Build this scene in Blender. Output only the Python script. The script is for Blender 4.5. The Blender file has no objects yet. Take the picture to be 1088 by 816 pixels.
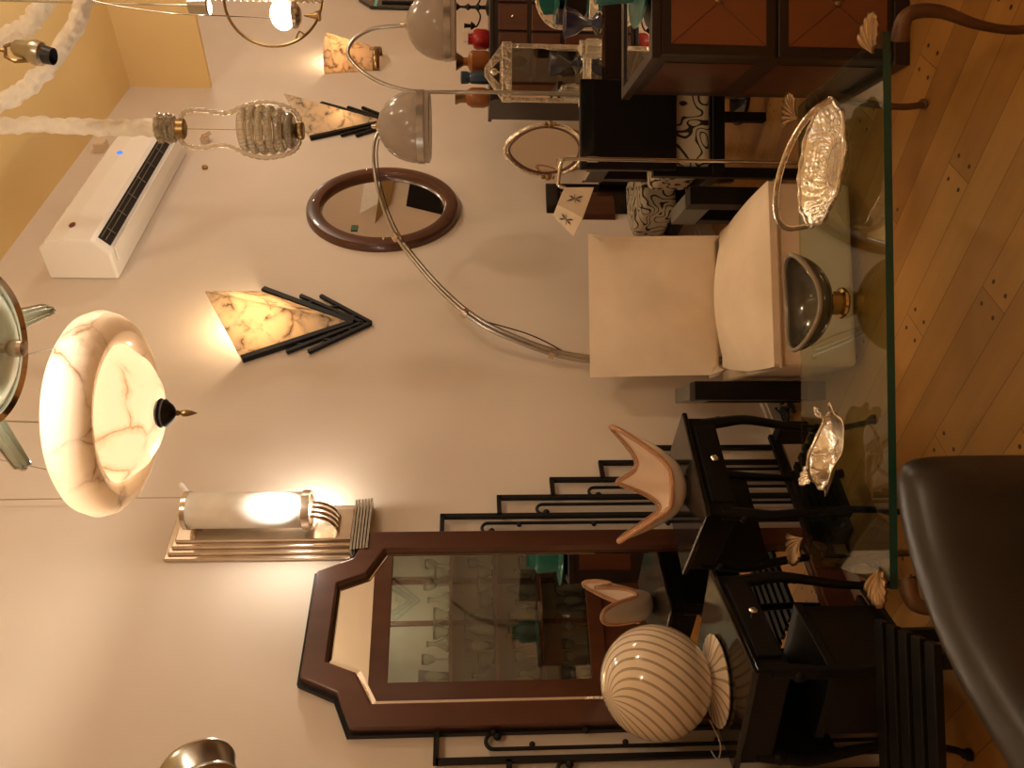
import bpy, bmesh, math, random
from mathutils import Vector, Matrix
random.seed(7)
PI = math.pi
sc = bpy.context.scene
COL = sc.collection
W, H, FP = 1088, 816, 850.0
PHI, PITCH, EYE, WY = math.radians(43), math.radians(3.3), 1.35, 2.34
F = Vector((math.cos(PHI)*math.cos(PITCH), math.sin(PHI)*math.cos(PITCH), -math.sin(PITCH)))
R = Vector((math.sin(PHI), -math.cos(PHI), 0))
U = R.cross(F)
CAM = Vector((0, 0, EYE))
FACE = PHI - PI/2          # rotation that makes local +X run across the view and +Y run away

def ray(px, py):
    return F + R*((816-py-408)/FP) + U*((544-px)/FP)
def at(px, py, s): return CAM + ray(px, py)*s
def at_y(px, py, y=WY):
    d = ray(px, py); return CAM + d*(y/d.y)
def at_z(px, py, z):
    d = ray(px, py); return CAM + d*((z-EYE)/d.z)
def pl(dep, lat, z=0.0):
    return Vector((math.cos(PHI)*dep+math.sin(PHI)*lat, math.sin(PHI)*dep-math.cos(PHI)*lat, z))

# ------------------------------------------------------------------ materials
def nodes(name):
    m = bpy.data.materials.new(name); m.use_nodes = True
    nt = m.node_tree
    return m, nt, nt.nodes, nt.links, nt.nodes['Principled BSDF']
def mat(name, c, rough=.5, metal=0., coat=0., trans=0., emit=None, es=0., ior=1.45, sheen=0., alpha=1.):
    m, nt, N, L, b = nodes(name)
    b.inputs['Base Color'].default_value = (*c, 1)
    b.inputs['Roughness'].default_value = rough
    b.inputs['Metallic'].default_value = metal
    b.inputs['Coat Weight'].default_value = coat
    b.inputs['Transmission Weight'].default_value = trans
    b.inputs['IOR'].default_value = ior
    b.inputs['Sheen Weight'].default_value = sheen
    b.inputs['Alpha'].default_value = alpha
    if emit:
        b.inputs['Emission Color'].default_value = (*emit, 1)
        b.inputs['Emission Strength'].default_value = es
    return m
def ramp(N, stops):
    r = N.new('ShaderNodeValToRGB')
    e = r.color_ramp.elements
    e[0].position, e[0].color = stops[0][0], (*stops[0][1], 1)
    e[1].position, e[1].color = stops[-1][0], (*stops[-1][1], 1)
    for p, c in stops[1:-1]:
        x = e.new(p); x.color = (*c, 1)
    return r
def noisy(name, stops, scale=5, stretch=(1,1,1), rough=.5, detail=4, bump=0., metal=0., coat=0., dist=0.):
    m, nt, N, L, b = nodes(name)
    tc = N.new('ShaderNodeTexCoord'); mp = N.new('ShaderNodeMapping')
    mp.inputs['Scale'].default_value = stretch
    n = N.new('ShaderNodeTexNoise'); n.inputs['Scale'].default_value = scale
    n.inputs['Detail'].default_value = detail; n.inputs['Distortion'].default_value = dist
    L.new(tc.outputs['Object'], mp.inputs[0]); L.new(mp.outputs[0], n.inputs['Vector'])
    r = ramp(N, stops); L.new(n.outputs['Fac'], r.inputs[0]); L.new(r.outputs[0], b.inputs['Base Color'])
    b.inputs['Roughness'].default_value = rough; b.inputs['Metallic'].default_value = metal
    b.inputs['Coat Weight'].default_value = coat
    if bump:
        bp = N.new('ShaderNodeBump'); bp.inputs['Strength'].default_value = bump; bp.inputs['Distance'].default_value = .01
        L.new(n.outputs['Fac'], bp.inputs['Height']); L.new(bp.outputs[0], b.inputs['Normal'])
    return m
def alabaster(name, scale, light, vein, translucent=.6, width=.04):
    m, nt, N, L, b = nodes(name)
    tc = N.new('ShaderNodeTexCoord')
    n = N.new('ShaderNodeTexNoise'); n.inputs['Scale'].default_value = scale; n.inputs['Detail'].default_value = 5
    L.new(tc.outputs['Object'], n.inputs['Vector'])
    mixv = N.new('ShaderNodeVectorMath'); mixv.operation = 'MULTIPLY_ADD'
    mixv.inputs[1].default_value = (.16, .16, .16)
    L.new(n.outputs['Color'], mixv.inputs[0]); L.new(tc.outputs['Object'], mixv.inputs[2])
    v = N.new('ShaderNodeTexVoronoi'); v.feature = 'DISTANCE_TO_EDGE'; v.inputs['Scale'].default_value = scale*1.3
    L.new(mixv.outputs[0], v.inputs['Vector'])
    r = ramp(N, [(0, vein), (width, tuple(.4*a+.6*c for a, c in zip(vein, light))), (width*4, light)])
    L.new(v.outputs['Distance'], r.inputs[0])
    n2 = N.new('ShaderNodeTexNoise'); n2.inputs['Scale'].default_value = scale*1.7; n2.inputs['Detail'].default_value = 3
    L.new(tc.outputs['Object'], n2.inputs['Vector'])
    r2 = ramp(N, [(.42, (0,0,0)), (.6, (1,1,1))]); L.new(n2.outputs['Fac'], r2.inputs[0])
    mx = N.new('ShaderNodeMixRGB'); L.new(r2.outputs[0], mx.inputs[0]); L.new(r.outputs[0], mx.inputs[1]); mx.inputs[2].default_value = (*light, 1)
    L.new(mx.outputs[0], b.inputs['Base Color']); b.inputs['Roughness'].default_value = .22
    t = N.new('ShaderNodeBsdfTranslucent'); L.new(mx.outputs[0], t.inputs[0])
    ms = N.new('ShaderNodeMixShader'); ms.inputs[0].default_value = translucent
    L.new(b.outputs[0], ms.inputs[1]); L.new(t.outputs[0], ms.inputs[2])
    L.new(ms.outputs[0], N['Material Output'].inputs[0])
    return m
def thin_glass(name, tint, refl=.1, rough=0., diffuse=None, dfac=0.):
    m, nt, N, L, b = nodes(name)
    N.remove(b)
    t = N.new('ShaderNodeBsdfTransparent'); t.inputs[0].default_value = (*tint, 1)
    g = N.new('ShaderNodeBsdfGlossy'); g.inputs['Roughness'].default_value = rough
    ge = N.new('ShaderNodeNewGeometry'); dt = N.new('ShaderNodeVectorMath'); dt.operation = 'DOT_PRODUCT'
    L.new(ge.outputs['Incoming'], dt.inputs[0]); L.new(ge.outputs['Normal'], dt.inputs[1])
    ab = N.new('ShaderNodeMath'); ab.operation = 'ABSOLUTE'; L.new(dt.outputs['Value'], ab.inputs[0])
    om_ = N.new('ShaderNodeMath'); om_.operation = 'SUBTRACT'; om_.inputs[0].default_value = 1; L.new(ab.outputs[0], om_.inputs[1])
    pw = N.new('ShaderNodeMath'); pw.operation = 'POWER'; pw.inputs[1].default_value = 5; L.new(om_.outputs[0], pw.inputs[0])
    mul = N.new('ShaderNodeMath'); mul.operation = 'MULTIPLY_ADD'; mul.inputs[1].default_value = 1-refl; mul.inputs[2].default_value = refl
    L.new(pw.outputs[0], mul.inputs[0])
    ms = N.new('ShaderNodeMixShader'); L.new(mul.outputs[0], ms.inputs[0])
    src = t
    if diffuse:
        d = N.new('ShaderNodeBsdfDiffuse'); d.inputs[0].default_value = (*diffuse, 1)
        tr = N.new('ShaderNodeBsdfTranslucent'); tr.inputs[0].default_value = (*diffuse, 1)
        a = N.new('ShaderNodeMixShader'); a.inputs[0].default_value = .5
        L.new(d.outputs[0], a.inputs[1]); L.new(tr.outputs[0], a.inputs[2])
        md = N.new('ShaderNodeMixShader'); md.inputs[0].default_value = dfac
        L.new(t.outputs[0], md.inputs[1]); L.new(a.outputs[0], md.inputs[2]); src = md
    L.new(src.outputs[0], ms.inputs[1]); L.new(g.outputs[0], ms.inputs[2])
    L.new(ms.outputs[0], N['Material Output'].inputs[0])
    return m

M = {}
M['wall'] = noisy('wall_paint', [(.3, (.66,.57,.475)), (.7, (.70,.605,.505))], 2.2, rough=.75)
M['ceil'] = noisy('ceiling_paint', [(.3, (.74,.55,.24)), (.7, (.80,.60,.28))], 1.5, rough=.8)
M['beam'] = mat('beam_paint', (.76,.56,.26), .8)
M['cream_wall'] = mat('far_wall_paint', (.70,.58,.46), .8)
M['base'] = mat('baseboard_paint', (.62,.54,.44), .5)
M['chrome'] = mat('chrome', (.72,.70,.66), .12, 1)
M['steel'] = noisy('brushed_steel', [(.3,(.42,.40,.35)),(.7,(.55,.52,.46))], 20, (1,1,.2), .28, metal=1)
M['silver'] = noisy('hammered_silver', [(.3,(.66,.56,.42)),(.7,(.90,.82,.68))], 40, rough=.24, metal=.9, bump=.6)
M['bronze'] = noisy('gilded_bronze', [(.3,(.20,.11,.045)),(.7,(.36,.22,.10))], 18, rough=.38, metal=.85, bump=.3)
M['bark'] = noisy('bronze_leg', [(.3,(.10,.048,.02)),(.7,(.18,.09,.04))], 30, (1,1,.3), .55, metal=.5, bump=.5)
M['nickel'] = noisy('aged_nickel', [(.3,(.56,.48,.39)),(.7,(.70,.61,.51))], 9, rough=.25, metal=1)
M['iron'] = mat('black_iron', (.012,.010,.009), .5)
M['iron'].node_tree.nodes['Principled BSDF'].inputs['Specular IOR Level'].default_value = .25
M['lacquer'] = mat('black_lacquer', (.010,.008,.007), .10, coat=.2)
M['satin'] = mat('black_satin', (.008,.007,.006), .35)
M['satin'].node_tree.nodes['Principled BSDF'].inputs['Specular IOR Level'].default_value = .2
M['grey'] = mat('grey_lacquer', (.13,.125,.10), .3)
M['mahog'] = noisy('mahogany', [(.3,(.055,.017,.008)),(.7,(.095,.030,.014))], 9, (1,1,.12), .3, coat=.3)
M['mahog2'] = noisy('red_brown_wood', [(.3,(.10,.035,.015)),(.7,(.15,.055,.025))], 9, (1,1,.12), .4)
M['dark'] = noisy('dark_walnut', [(.3,(.013,.006,.004)),(.7,(.022,.010,.006))], 8, (1,1,.15), .35)
M['veneer'] = noisy('orange_veneer', [(.3,(.155,.045,.012)),(.7,(.21,.066,.020))], 6, (1,1,.3), .3, coat=.4)
M['inlay'] = mat('dark_inlay', (.08,.02,.008), .4)
M['mirror'] = mat('mirror_glass', (.88,.87,.82), .0, 1)
M['cream'] = noisy('cream_suede', [(.3,(.78,.63,.46)),(.7,(.86,.71,.53))], 7, rough=.9, bump=.15, detail=6)
M['piping'] = mat('cream_piping', (.55,.42,.28), .8)
M['leather'] = noisy('dark_leather', [(.3,(.018,.014,.010)),(.7,(.026,.020,.014))], 14, rough=.38, bump=.15)
M['white'] = mat('white_plastic', (.90,.87,.82), .22, coat=.4)
M['black'] = mat('black_plastic', (.015,.015,.015), .4)
M['ruffle'] = noisy('ruffled_silk', [(.3,(.78,.70,.56)),(.7,(.86,.78,.64))], 30, rough=.8, bump=.2)
M['glassy'] = thin_glass('clear_glass', (.97,.96,.92), .12)
M['murano'] = mat('beaded_glass', (.80,.73,.60), .12, trans=.75)
M['frost'] = thin_glass('smoked_dome_glass', (.90,.86,.82), .02, .15, (.62,.55,.48), .45)
M['tabletop'] = thin_glass('table_glass', (.62,.76,.68), .13)
M['underside'] = thin_glass('table_glass_underside', (.86,.90,.84), .02)
M['edge'] = mat('green_glass_edge', (.004,.060,.046), .12, coat=.4)
M['alab1'] = alabaster('alabaster_bowl', 5, (.95,.86,.74), (.36,.22,.10), .27, .022)
M['alab2'] = alabaster('veined_alabaster', 8, (.90,.76,.56), (.16,.09,.045), .42, .075)
M['alab3'] = alabaster('veined_alabaster_curved', 10, (.88,.70,.48), (.2,.1,.05), .5, .05)
M['lit'] = mat('lit_opal_glass', (1,.95,.85), .3, emit=(1,.88,.70), es=8)
M['opal'] = noisy('frosted_tube', [(.3,(.82,.78,.72)),(.7,(.9,.86,.8))], 25, rough=.35)
M['pinkglass'] = mat('cream_pink_glass', (.80,.64,.50), .12, coat=.6)
M['amber'] = mat('amber_glass', (.85,.50,.30), .04, trans=.75, coat=.5)
M['smoke'] = mat('smoky_ceramic', (.060,.050,.032), .12, coat=.6)
M['smoke2'] = mat('taupe_rim', (.22,.175,.12), .25, coat=.5)
M['gold'] = mat('gold_foot', (.55,.38,.13), .2, 1)
M['crystal'] = mat('crystal', (.82,.88,.80), .04, trans=.92)
M['greenish'] = mat('pale_green_panel', (.50,.52,.40), .8)
M['teal'] = mat('teal_ceramic', (.006,.12,.10), .35, coat=.2)
M['red'] = mat('red_glaze', (.32,.010,.008), .3, coat=.3)
M['orange'] = mat('amber_glaze', (.24,.075,.012), .3, coat=.3)
M['blue'] = mat('blue_glaze', (.018,.045,.075), .3, coat=.3)
M['indigo'] = mat('indigo_glass', (.03,.03,.07), .1, coat=.5)
M['paper'] = mat('cream_paper', (.72,.58,.42), .8)
M['ink'] = mat('black_ink', (.03,.03,.035), .8)
M['green_tag'] = mat('green_tag', (.03,.10,.05), .6)
M['brownlac'] = mat('brown_lacquer', (.07,.026,.016), .1, coat=.6)
M['cable_w'] = mat('white_cable', (.45,.42,.38), .5)
M['blackmir'] = mat('black_mirror_glass', (.015,.014,.012), .04, coat=.5)
M['tealglass'] = mat('teal_glass_strip', (.10,.55,.52), .1, coat=.5)
M['led'] = mat('blue_display', (.02,.1,.5), .3, emit=(.04,.2,1), es=1.2)
M['badge'] = mat('dark_red_badge', (.15,.02,.03), .3)
M['brass'] = mat('dull_brass', (.30,.20,.09), .3, 1)
M['ringglass'] = thin_glass('frosted_ring_glass', (.8,.85,.78), .08, .1, (.62,.64,.54), .55)

# swirl striped opal globe
def swirl_mat():
    m, nt, N, L, b = nodes('swirl_striped_glass')
    tc = N.new('ShaderNodeTexCoord'); s = N.new('ShaderNodeSeparateXYZ'); L.new(tc.outputs['Object'], s.inputs[0])
    at2 = N.new('ShaderNodeMath'); at2.operation = 'ARCTAN2'; L.new(s.outputs['Y'], at2.inputs[0]); L.new(s.outputs['X'], at2.inputs[1])
    k = N.new('ShaderNodeMath'); k.operation = 'MULTIPLY_ADD'; L.new(s.outputs['Z'], k.inputs[0]); k.inputs[1].default_value = -9.5; L.new(at2.outputs[0], k.inputs[2])
    mm = N.new('ShaderNodeMath'); mm.operation = 'MULTIPLY'; L.new(k.outputs[0], mm.inputs[0]); mm.inputs[1].default_value = 21/(2*PI)
    fr = N.new('ShaderNodeMath'); fr.operation = 'FRACT'; L.new(mm.outputs[0], fr.inputs[0])
    r = ramp(N, [(.0, (.74,.61,.45)), (.58, (.74,.61,.45)), (.63, (.26,.18,.10)), (.72, (.50,.38,.25)), (.83, (.24,.16,.09)), (.88, (.74,.61,.45))])
    L.new(fr.outputs[0], r.inputs[0]); L.new(r.outputs[0], b.inputs['Base Color'])
    b.inputs['Roughness'].default_value = .12; b.inputs['Coat Weight'].default_value = .5
    return m
M['swirl'] = swirl_mat()
def scroll_mat():
    m, nt, N, L, b = nodes('scroll_pattern_fabric')
    tc = N.new('ShaderNodeTexCoord'); n = N.new('ShaderNodeTexNoise'); n.inputs['Scale'].default_value = 10; n.inputs['Detail'].default_value = .3
    n.inputs['Distortion'].default_value = .6
    L.new(tc.outputs['Object'], n.inputs['Vector'])
    mm = N.new('ShaderNodeMath'); mm.operation = 'MULTIPLY'; L.new(n.outputs['Fac'], mm.inputs[0]); mm.inputs[1].default_value = 6.5
    fr = N.new('ShaderNodeMath'); fr.operation = 'PINGPONG'; fr.inputs[1].default_value = .5; L.new(mm.outputs[0], fr.inputs[0])
    r = ramp(N, [(.12, (.012,.008,.006)), (.16, (.50,.43,.31))]); L.new(fr.outputs[0], r.inputs[0]); L.new(r.outputs[0], b.inputs['Base Color'])
    b.inputs['Roughness'].default_value = .8
    return m
M['scroll'] = scroll_mat()
def floor_mat():
    m, nt, N, L, b = nodes('oak_planks')
    tc = N.new('ShaderNodeTexCoord'); s = N.new('ShaderNodeSeparateXYZ'); L.new(tc.outputs['Object'], s.inputs[0])
    def ma(op, a, c=None, d=None):
        n = N.new('ShaderNodeMath'); n.operation = op
        for i, x in enumerate((a, c, d)):
            if x is None: continue
            if isinstance(x, (int, float)): n.inputs[i].default_value = x
            else: L.new(x, n.inputs[i])
        return n.outputs[0]
    PWD, PLN = .118, 1.15
    a = ma('DIVIDE', s.outputs['X'], PWD); i = ma('FLOOR', a); fx = ma('SUBTRACT', a, i)
    off = ma('FRACT', ma('MULTIPLY', i, .3819))
    bb = ma('ADD', ma('DIVIDE', s.outputs['Y'], PLN), off); j = ma('FLOOR', bb); fy = ma('SUBTRACT', bb, j)
    wn = N.new('ShaderNodeTexWhiteNoise'); wn.noise_dimensions = '2D'
    cb = N.new('ShaderNodeCombineXYZ'); L.new(i, cb.inputs[0]); L.new(j, cb.inputs[1]); L.new(cb.outputs[0], wn.inputs['Vector'])
    gn = N.new('ShaderNodeTexNoise'); mp = N.new('ShaderNodeMapping'); mp.inputs['Scale'].default_value = (14, 1.3, 1)
    L.new(tc.outputs['Object'], mp.inputs[0]); L.new(mp.outputs[0], gn.inputs['Vector']); gn.inputs['Scale'].default_value = 1.5; gn.inputs['Detail'].default_value = 5
    tone = ma('ADD', ma('MULTIPLY', wn.outputs[0], .6), ma('MULTIPLY', gn.outputs['Fac'], .4))
    r = ramp(N, [(.15, (.30,.135,.030)), (.5, (.39,.185,.045)), (.85, (.49,.25,.068))]); L.new(tone, r.inputs[0])
    # gaps
    ex = ma('MULTIPLY', ma('MINIMUM', fx, ma('SUBTRACT', 1, fx)), PWD)
    ey = ma('MULTIPLY', ma('MINIMUM', fy, ma('SUBTRACT', 1, fy)), PLN)
    gap = ma('LESS_THAN', ma('MINIMUM', ex, ey), .0011)
    # wooden pegs: two near each plank end
    dx = ma('MULTIPLY', ma('SUBTRACT', ma('MINIMUM', fx, ma('SUBTRACT', 1, fx)), .24), PWD)
    dy = ma('SUBTRACT', ey, .035)
    dist = ma('SQRT', ma('ADD', ma('MULTIPLY', dx, dx), ma('MULTIPLY', dy, dy)))
    peg = ma('LESS_THAN', dist, .0062)
    dk = ma('MAXIMUM', ma('MULTIPLY', gap, .75), peg)
    mx = N.new('ShaderNodeMixRGB'); L.new(dk, mx.inputs[0]); L.new(r.outputs[0], mx.inputs[1]); mx.inputs[2].default_value = (.045,.014,.005,1)
    L.new(mx.outputs[0], b.inputs['Base Color']); b.inputs['Roughness'].default_value = .38
    b.inputs['Coat Weight'].default_value = .15
    return m
M['floor'] = floor_mat()

# ------------------------------------------------------------------ mesh builder
class MB:
    def __init__(s): s.v, s.f, s.m = [], [], []
    def add(s, vs, fs, mi=0):
        o = len(s.v); s.v += [tuple(v) for v in vs]; s.f += [tuple(i+o for i in f) for f in fs]; s.m += [mi]*len(fs); return s
    def box(s, x0, x1, y0, y1, z0, z1, mi=0, mtx=None):
        vs = [Vector((x, y, z)) for z in (z0, z1) for y in (y0, y1) for x in (x0, x1)]
        if mtx: vs = [mtx @ v for v in vs]
        return s.add(vs, [(0,1,3,2),(4,6,7,5),(0,4,5,1),(2,3,7,6),(0,2,6,4),(1,5,7,3)], mi)
    def prism(s, poly, off, mi=0):
        n = len(poly); off = Vector(off); a = [Vector(p) for p in poly]
        return s.add(a+[p+off for p in a], [tuple(range(n))[::-1], tuple(range(n, 2*n))]+[(i, (i+1)%n, n+(i+1)%n, n+i) for i in range(n)], mi)
    def ring(s, outer, inner, off, mi=0):
        n = len(outer); off = Vector(off); o = [Vector(p) for p in outer]; i_ = [Vector(p) for p in inner]
        vs = o+i_+[p+off for p in o]+[p+off for p in i_]; fs = []
        for k in range(n):
            j = (k+1) % n
            fs += [(k, j, n+j, n+k), (2*n+k, 3*n+k, 3*n+j, 2*n+j), (k, 2*n+k, 2*n+j, j), (n+k, n+j, 3*n+j, 3*n+k)]
        return s.add(vs, fs, mi)
    def tube(s, pts, r, n=10, closed=False, caps=True, square=False, mi=0, flat=None):
        pts = [Vector(p) for p in pts]; k = len(pts)
        rs = r if isinstance(r, (list, tuple)) else [r]*k
        up = None; vs = []
        if square: n = 4
        for i in range(k):
            if closed: t = pts[(i+1) % k]-pts[i-1]
            else: t = pts[min(i+1, k-1)]-pts[max(i-1, 0)]
            t.normalize()
            if up is None:
                up = Vector((0,0,1)) if abs(t.z) < .9 else Vector((1,0,0))
            up = (up - t*up.dot(t)).normalized(); sd = t.cross(up)
            for q in range(n):
                a = 2*PI*q/n+(PI/4 if square else 0)
                rr = rs[i]*(1.414 if square else 1)
                fx = flat if flat else 1
                vs.append(pts[i]+up*math.cos(a)*rr*fx+sd*math.sin(a)*rr)
        fs = []
        for i in range(k if closed else k-1):
            for q in range(n):
                a, b = i*n+q, i*n+(q+1) % n; c, d = ((i+1) % k)*n+(q+1) % n, ((i+1) % k)*n+q
                fs.append((a, b, c, d))
        if caps and not closed: fs += [tuple(range(n))[::-1], tuple((k-1)*n+q for q in range(n))]
        return s.add(vs, fs, mi)
    def lathe(s, prof, n=32, c=(0,0,0), mi=0, sx=1, sy=1, rib=0, ribn=0, caps=True, mtx=None):
        vs = []; c = Vector(c)
        for r, z in prof:
            for q in range(n):
                a = 2*PI*q/n; rr = r*(1+rib*math.cos(ribn*a)) if rib else r
                v = Vector((rr*math.cos(a)*sx, rr*math.sin(a)*sy, z))
                if mtx: v = mtx @ v
                vs.append(v+c)
        fs = [(i*n+q, i*n+(q+1) % n, (i+1)*n+(q+1) % n, (i+1)*n+q) for i in range(len(prof)-1) for q in range(n)]
        if caps: fs += [tuple(range(n))[::-1], tuple((len(prof)-1)*n+q for q in range(n))]
        return s.add(vs, fs, mi)
    def ball(s, c, r, n=12, sx=1, sy=1, sz=1, mi=0):
        k = max(6, n//2+2)
        return s.lathe([(max(r*math.sin(PI*i/k), r*.02), -r*math.cos(PI*i/k)*sz) for i in range(k+1)], n, c, mi, sx, sy)
    def grid(s, fn, nu, nv, closed_u=False, mi=0):
        vs = [fn(i/(nu if closed_u else nu-1), j/(nv-1)) for j in range(nv) for i in range(nu)]
        fs = [(j*nu+i, j*nu+(i+1) % nu, (j+1)*nu+(i+1) % nu, (j+1)*nu+i) for j in range(nv-1) for i in range(nu if closed_u else nu-1)]
        return s.add(vs, fs, mi)
    def build(s, name, m, parent=None, smooth=True, bevel=0., solid=0., sub=0, loc=None, rz=0.):
        me = bpy.data.meshes.new(name); me.from_pydata([tuple(v) for v in s.v], [], s.f)
        ms = m if isinstance(m, list) else [m]
        for q in ms: me.materials.append(M[q])
        for p, mi in zip(me.polygons, s.m): p.material_index = mi
        bm = bmesh.new(); bm.from_mesh(me); bmesh.ops.recalc_face_normals(bm, faces=bm.faces); bm.to_mesh(me); bm.free()
        if smooth:
            for p in me.polygons: p.use_smooth = True
            try: me.set_sharp_from_angle(angle=math.radians(38))
            except Exception: pass
        o = bpy.data.objects.new(name, me); COL.objects.link(o)
        if parent: o.parent = parent
        if loc is not None: o.location = loc
        if rz: o.rotation_euler = (0, 0, rz)
        if solid:
            q = o.modifiers.new('solid', 'SOLIDIFY'); q.thickness = solid; q.offset = 0
        if bevel:
            q = o.modifiers.new('bevel', 'BEVEL'); q.width = bevel; q.segments = 3; q.limit_method = 'ANGLE'; q.angle_limit = math.radians(40)
        if sub:
            q = o.modifiers.new('sub', 'SUBSURF'); q.levels = sub; q.render_levels = sub
        return o
def empty(name, loc=(0,0,0), rz=0., label=None, cat=None, group=None):
    o = bpy.data.objects.new(name, None); COL.objects.link(o); o.location = loc; o.rotation_euler = (0, 0, rz)
    o.empty_display_size = .05
    return tag(o, label, cat, group)
def tag(o, label, cat, group=None):
    if label: o['label'] = label
    if cat: o['category'] = cat
    if group: o['group'] = group
    return o
def struct(o): o['kind'] = 'structure'; return o
def bez(p, n=24):
    p = [Vector(q) for q in p]; out = []
    k = len(p)
    for i in range(k-1):
        a, b, c, d = p[max(i-1, 0)], p[i], p[i+1], p[min(i+2, k-1)]
        for q in range(n):
            t = q/n
            out.append(.5*((2*b)+(-a+c)*t+(2*a-5*b+4*c-d)*t*t+(-a+3*b-3*c+d)*t**3))
    out.append(p[-1]); return out
def arc(c, r, a0, a1, n, ax=(1,0,0), ay=(0,0,1)):
    c, ax, ay = Vector(c), Vector(ax), Vector(ay)
    return [c+ax*r*math.cos(a0+(a1-a0)*i/n)+ay*r*math.sin(a0+(a1-a0)*i/n) for i in range(n+1)]
def light(name, loc, power, col=(1,.86,.70), rad=.05, parent=None):
    l = bpy.data.lights.new(name, 'POINT'); l.energy = power; l.color = col; l.shadow_soft_size = rad
    o = bpy.data.objects.new(name, l); COL.objects.link(o); o.location = loc
    if parent: o.parent = parent
    return o
def copy_tree(o, parent=None):
    c = o.copy(); COL.objects.link(c); c.parent = parent
    for ch in list(o.children): copy_tree(ch, c)
    return c

# ------------------------------------------------------------------ room
X0, X1, Y0, CZ = -1.6, 9.2, -1.7, 3.64
struct(MB().box(X0-.1, X1+.1, Y0-.1, WY+.1, -.1, 0).build('floor', 'floor', smooth=False))
struct(MB().box(X0, X1, Y0, WY, CZ, CZ+.1).build('ceiling', 'ceil', smooth=False))
struct(MB().box(X0-.1, X1+.1, WY, WY+.1, 0, CZ+.1).build('wall_back', 'wall', smooth=False))
struct(MB().box(X0-.1, X1+.1, Y0-.1, Y0, 0, CZ+.1).build('wall_front', 'cream_wall', smooth=False))
struct(MB().box(X0-.1, X0, Y0, WY, 0, CZ).build('wall_left', 'cream_wall', smooth=False))
struct(MB().box(X1, X1+.1, Y0, WY, 0, CZ).build('wall_right', 'cream_wall', smooth=False))
struct(MB().box(5.49, 5.53, .2, WY, 3.10, CZ).build('trim_1', 'beam', smooth=False))
b = MB().box(X0, X1, WY-.018, WY, 0, .10); b.box(X0, X1, WY-.028, WY, 0, .085)
struct(b.build('baseboard_back', 'base', smooth=False, bevel=.003))

# ------------------------------------------------------------------ hall mirror with stepped ironwork
YF = 2.285
def sym(pts):
    q = [at_y(816-0 if False else v, 816-u, YF) for u, v in pts]
    n = len(q); out = []
    c = sum(p.x for p in q)/n
    for i, p in enumerate(q):
        o = q[n-1-i]; half = abs(p.x-o.x)/2; z = (p.z+o.z)/2
        out.append((half, z))
    return c, out
cO, O_ = sym([(41,369),(80,354),(97,317),(210,338),(224,378),(251,395)])
cI, I_ = sym([(70,391),(102,376),(114,344),(197,361),(207,391),(234,412)])
MX = cO
def outl(hz, y, zb):
    n = len(hz); L_ = [(MX-h, y, z) for h, z in hz[:n//2]]; R_ = [(MX+h, y, z) for h, z in hz[:n//2]][::-1]
    return [(MX-hz[0][0], y, zb)] + L_ + R_ + [(MX+hz[0][0], y, zb)]
I_ = [(h, z) for h, z in I_]
hm = empty('hall_mirror', (MX, 2.3, 0), 0, 'tall dark mahogany hall mirror with stepped top and black iron side bars', 'mirror')
def rel(o, parent):
    o.parent = parent; o.matrix_parent_inverse = Matrix.LocRotScale(parent.location, parent.rotation_euler, None).inverted()
    return o
b = MB(); b.ring(outl(O_, YF, .06), outl(I_, YF, .16), (0, .05, 0))
fr = rel(b.build('frame', 'mahog', smooth=False, bevel=.006), hm)
o2 = [(h+.008, z+.012) for h, z in O_]
b = MB(); b.ring(outl(o2, YF+.03, .05), outl(O_, YF+.03, .06), (0, .022, 0))
rel(b.build('frame_edge', 'satin', smooth=False), hm)
b = MB(); b.prism(outl([(h+.004, z+.004) for h, z in I_], YF+.022, .15), (0, .012, 0))
rel(b.build('mirror_glass', 'mirror', smooth=False), hm)
# bevel strip of the glass
b = MB(); i2 = [(h-.014, z-.012) for h, z in I_]
oo, ii = outl(I_, YF+.021, .16), outl(i2, YF+.018, .175)
b.ring(oo, ii, (0, .001, 0)); rel(b.build('bevelled_edge', 'mirror', smooth=False), hm)
steps = [(267,470),(287,530),(306,586),(324,638),(340,689)]
scr = [(260,512),(280,570),(298,625),(317,680)]
YI = 2.318
sp = [(at_y(v, 816-u, YI)) for u, v in steps]
hw = O_[0][0]
for sgn in (-1, 1):
    prev = hw
    for p in sp:
        dx = p.x-MX
        path = [(MX+sgn*prev, YI, p.z), (MX+sgn*dx, YI, p.z)]
        b = MB(); xa, xb = sorted((MX+sgn*(prev-.0), MX+sgn*(dx+.008)))
        b.box(xa, xb, YI-.008, YI+.008, p.z-.008, p.z+.008)
        xa, xb = MX+sgn*dx-.008, MX+sgn*dx+.008
        b.box(xa, xb, YI-.008, YI+.008, .10, p.z)
        rel(b.build('stepped_bar', 'iron', smooth=False), hm)
        prev = dx
    for u, v in scr:
        p = at_y(v, 816-u, YI); dx = p.x-MX
        b = MB(); cx = MX+sgn*(dx-.022)
        a = arc((cx, YI, p.z-.022), .022, 0, PI*1.15, 10, (sgn,0,0))
        b.tube([(MX+sgn*dx, YI, .10), (MX+sgn*dx, YI, p.z-.022)]+a, .006, 8)
        b.ball((cx-sgn*.014, YI, p.z-.034), .012, 10)
        rel(b.build('scroll_bar', 'iron'), hm)
    for k in range(3):
        rel(MB().ball((MX+sgn*(hw+.006), YI-.002, 1.27-.27*k), .012, 10).build('rivet', 'iron'), hm)
        rel(MB().ball((MX+sgn*(hw+.045), YI-.002, 1.16-.27*k), .009, 10).build('rivet', 'iron'), hm)
b = MB(); w_ = sp[-1].x-MX+.05
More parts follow.
